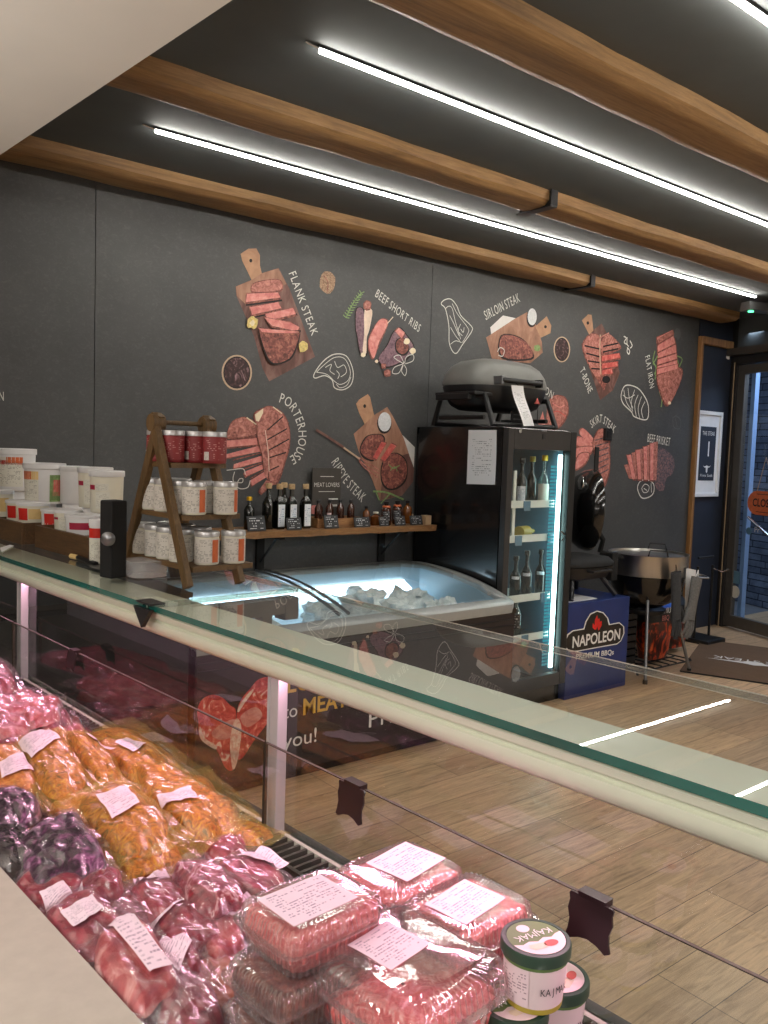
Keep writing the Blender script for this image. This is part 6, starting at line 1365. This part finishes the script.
p = onz(404, 945, 1.05); t_, c_, _ = tcz(p)
meatbox(t_, c_, ZD+.047, .2, .18, .05, .032, 'mince_pink', 'largest flat clear meat box with a dark window and label, in front of the others', GB, (-.5, .25, -.2, .45, .1), .5, 'meat_tray', True)
meatbox(t_-.02, c_-.02, ZD-.012, .19, .17, .03, .024, 'mince_brown', 'brown-filled ridged box under the largest flat box', GB)
# green-lidded tubs
def tub(px, py, ztop, dia, h, label, rot=0.0):
    p = onz(px, py, ztop); z = ztop-h; t = thing('cheese_tub', label, 'tub', V3((p.x, p.y, z)), 'green-lidded spread tubs'); r = dia/2; T = Matrix.Translation((p.x, p.y, z))
    b = MB(); b.lathe([(r*.76, 0), (r*.8, .001), (r*.82, h*.08), (r*.92, h*.82)], 'pale_pink', 36, T); bd = b.build('body', t)
    b = MB(); b.lathe([(r*.805, h*.012), (r*.827, h*.1)], 'gold_band', 36, Matrix.Translation((p.x, p.y, z))); 
    a = face(p)
    def lab(z0, z1, a0, a1, m, e=.0008): cyl_label(b, p.x, p.y, r*(.81+.11*z0)+e, z+h*z0, z+h*z1, a+a0, a+a1, m, r*(.81+.11*z1)+e, 14)
    lab(.14, .72, -1.2, -.15, 'tub_print'); lab(.74, .8, -1.5, 1.6, 'print_green')
    for i, ch in enumerate('KAJMAK'):
        an = a+.28+i*.17; q = V3((p.x+math.cos(an)*(r*.875+.002), p.y+math.sin(an)*(r*.875+.002), z+h*.36)); b.text(ch, q, (-math.sin(an), math.cos(an), 0), up, h*.11, 'black_ink', 'C', .8)
    b.build('label', t)
    b = MB(); b.lathe([(r*.97, h*.8), (r, h*.81), (r*1.0, h*.96), (r*.97, h*.995), (r*.86, h), (r*.84, h*.985), (0, h*.985)], 'green_lid', 40, T); ld = b.build('lid', t)
    b = MB(); zl = z+h*.987; M = Matrix.Translation((p.x, p.y, zl)) @ Matrix.Rotation(rot, 4, 'Z'); rr = r*.83
    P = lambda x, y, k=0: M @ V3((x*rr, y*rr, .0006+k*.0004))
    b.add([P(math.cos(2*math.pi*i/36), math.sin(2*math.pi*i/36)) for i in range(36)], [tuple(range(36))], 'print_green')
    top = [P(math.cos(x), math.sin(x), 1) for x in [math.pi*(.02+.96*i/18) for i in range(19)]]+[P(-.75, .1, 1), P(-.5, .22, 1), P(-.2, .12, 1), P(.1, .24, 1), P(.4, .12, 1), P(.7, .2, 1)]
    b.add(top, [tuple(range(len(top)))], 'pale_pink')
    b.add([P(-.25+.28*math.cos(x), .5+.17*math.sin(x), 2) for x in [2*math.pi*i/16 for i in range(16)]], [tuple(range(16))], 'art_red'); b.add([P(x, y, 2) for x, y in ((-.05, .38), (.55, .3), (.6, .45), (.5, .62), (0, .66))], [tuple(range(5))], 'art_bone')
    b.add([P(.1+.24*math.cos(x), -.6+.22*math.sin(x), 1) for x in [2*math.pi*i/20 for i in range(20)]], [tuple(range(20))], 'pale_pink')
    b.text('KAJMAK', P(0, -.28, 2), P(1, 0)-P(0, 0), P(0, 1)-P(0, 0), rr*.3, 'white_ink', 'C', .95); b.build('print', ld)
RT = math.pi+CANG-.25
tub(536, 937, 1.068, .078, .07, 'uppermost green-lidded spread tub, standing on the other tubs', RT)
tub(556, 975, .996, .078, .07, 'green-lidded spread tub half hidden under the uppermost one, nearest the air grille', RT+.6)
tub(514, 1001, .996, .078, .07, 'green-lidded spread tub under the uppermost one, beside the largest flat box', RT+.1)

# ================================================================== LIGHT
def area(name, loc, rot, size, energy, col=(1, 1, 1), sy=None):
    l = bpy.data.lights.new(name, 'AREA'); l.energy = energy; l.color = col; l.size = size
    if sy: l.shape = 'RECTANGLE'; l.size_y = sy
    o = bpy.data.objects.new(name, l); o.location = loc; o.rotation_euler = rot; C.objects.link(o); return o
# pink case lamp under the canopy, aimed at the meat
for tt in (.35, 1.35, 2.35):
    o = area('case_light', K(tt, .872, 1.204), (0, 0, 0), .95, 2.2, (1, .5, .70), .012)
    d = (K(tt, .6, .95)-o.location); o.rotation_euler = d.to_track_quat('-Z', 'Y').to_euler()
    # long side along the counter
    z = -d.normalized(); x = CD.normalized(); y = z.cross(x).normalized(); o.rotation_euler = Matrix((x, y, z)).transposed().to_euler()
area('staff_lamp', (-1.5, .3, 2.38), (0, 0, .0), 1.2, 40, (1, .97, .92), .3)
area('soffit_fill_light', (-.9, 1.6, 1.5), (math.pi, 0, 0), .8, 42, (1, .98, .95), .8)  # unseen upward fill light, added to brighten the soffit
area('staff_lamp', (-.6, -1.6, 2.38), (0, 0, .0), 1.2, 50, (1, .97, .92), .3)
area('shop_lamp', (4.2, -1.6, 2.9), (0, 0, 0), 2.2, 90, (1, .97, .92), .2)
area('fridge_lamp', (GX1-.12, GY0+.2, .9), (0, math.radians(90), 0), .5, .35, (.7, .95, 1), 1.3).rotation_euler = (0, math.radians(90), 0)
area('freezer_lamp', (2.75, FYB-.12, .73), (math.radians(50), 0, 0), 1.7, 10, (.86, .95, 1), .07)
o = area('outside_light', tuple(DW+DD*.6-DN*.7+up*2.8), (0, 0, 0), 1.2, 40, (.62, .78, 1))
w = bpy.data.worlds.new('World'); SC.world = w; w.use_nodes = True; w.node_tree.nodes['Background'].inputs['Color'].default_value = (.5, .55, .62, 1); w.node_tree.nodes['Background'].inputs['Strength'].default_value = .25
# ================================================================== CAMERA
cam = bpy.data.cameras.new('Camera'); cam.sensor_fit = 'HORIZONTAL'; cam.sensor_width = 36; cam.lens = F/768*36; cam.clip_start = .02
co = bpy.data.objects.new('Camera', cam); C.objects.link(co); co.matrix_world = Matrix((cr, cu, -cf)).transposed().to_4x4(); co.location = CP
SC.camera = co
SC.view_settings.view_transform = 'Standard'; SC.view_settings.look = 'None'; SC.view_settings.gamma = 1; SC.view_settings.use_curve_mapping = False
SC.view_settings.exposure = .15
SC.cycles.max_bounces = 12; SC.cycles.transparent_max_bounces = 24; SC.cycles.glossy_bounces = 5; SC.cycles.diffuse_bounces = 4; SC.cycles.use_denoising = True; SC.cycles.caustics_reflective = False
SC.cycles.sample_clamp_indirect = 6
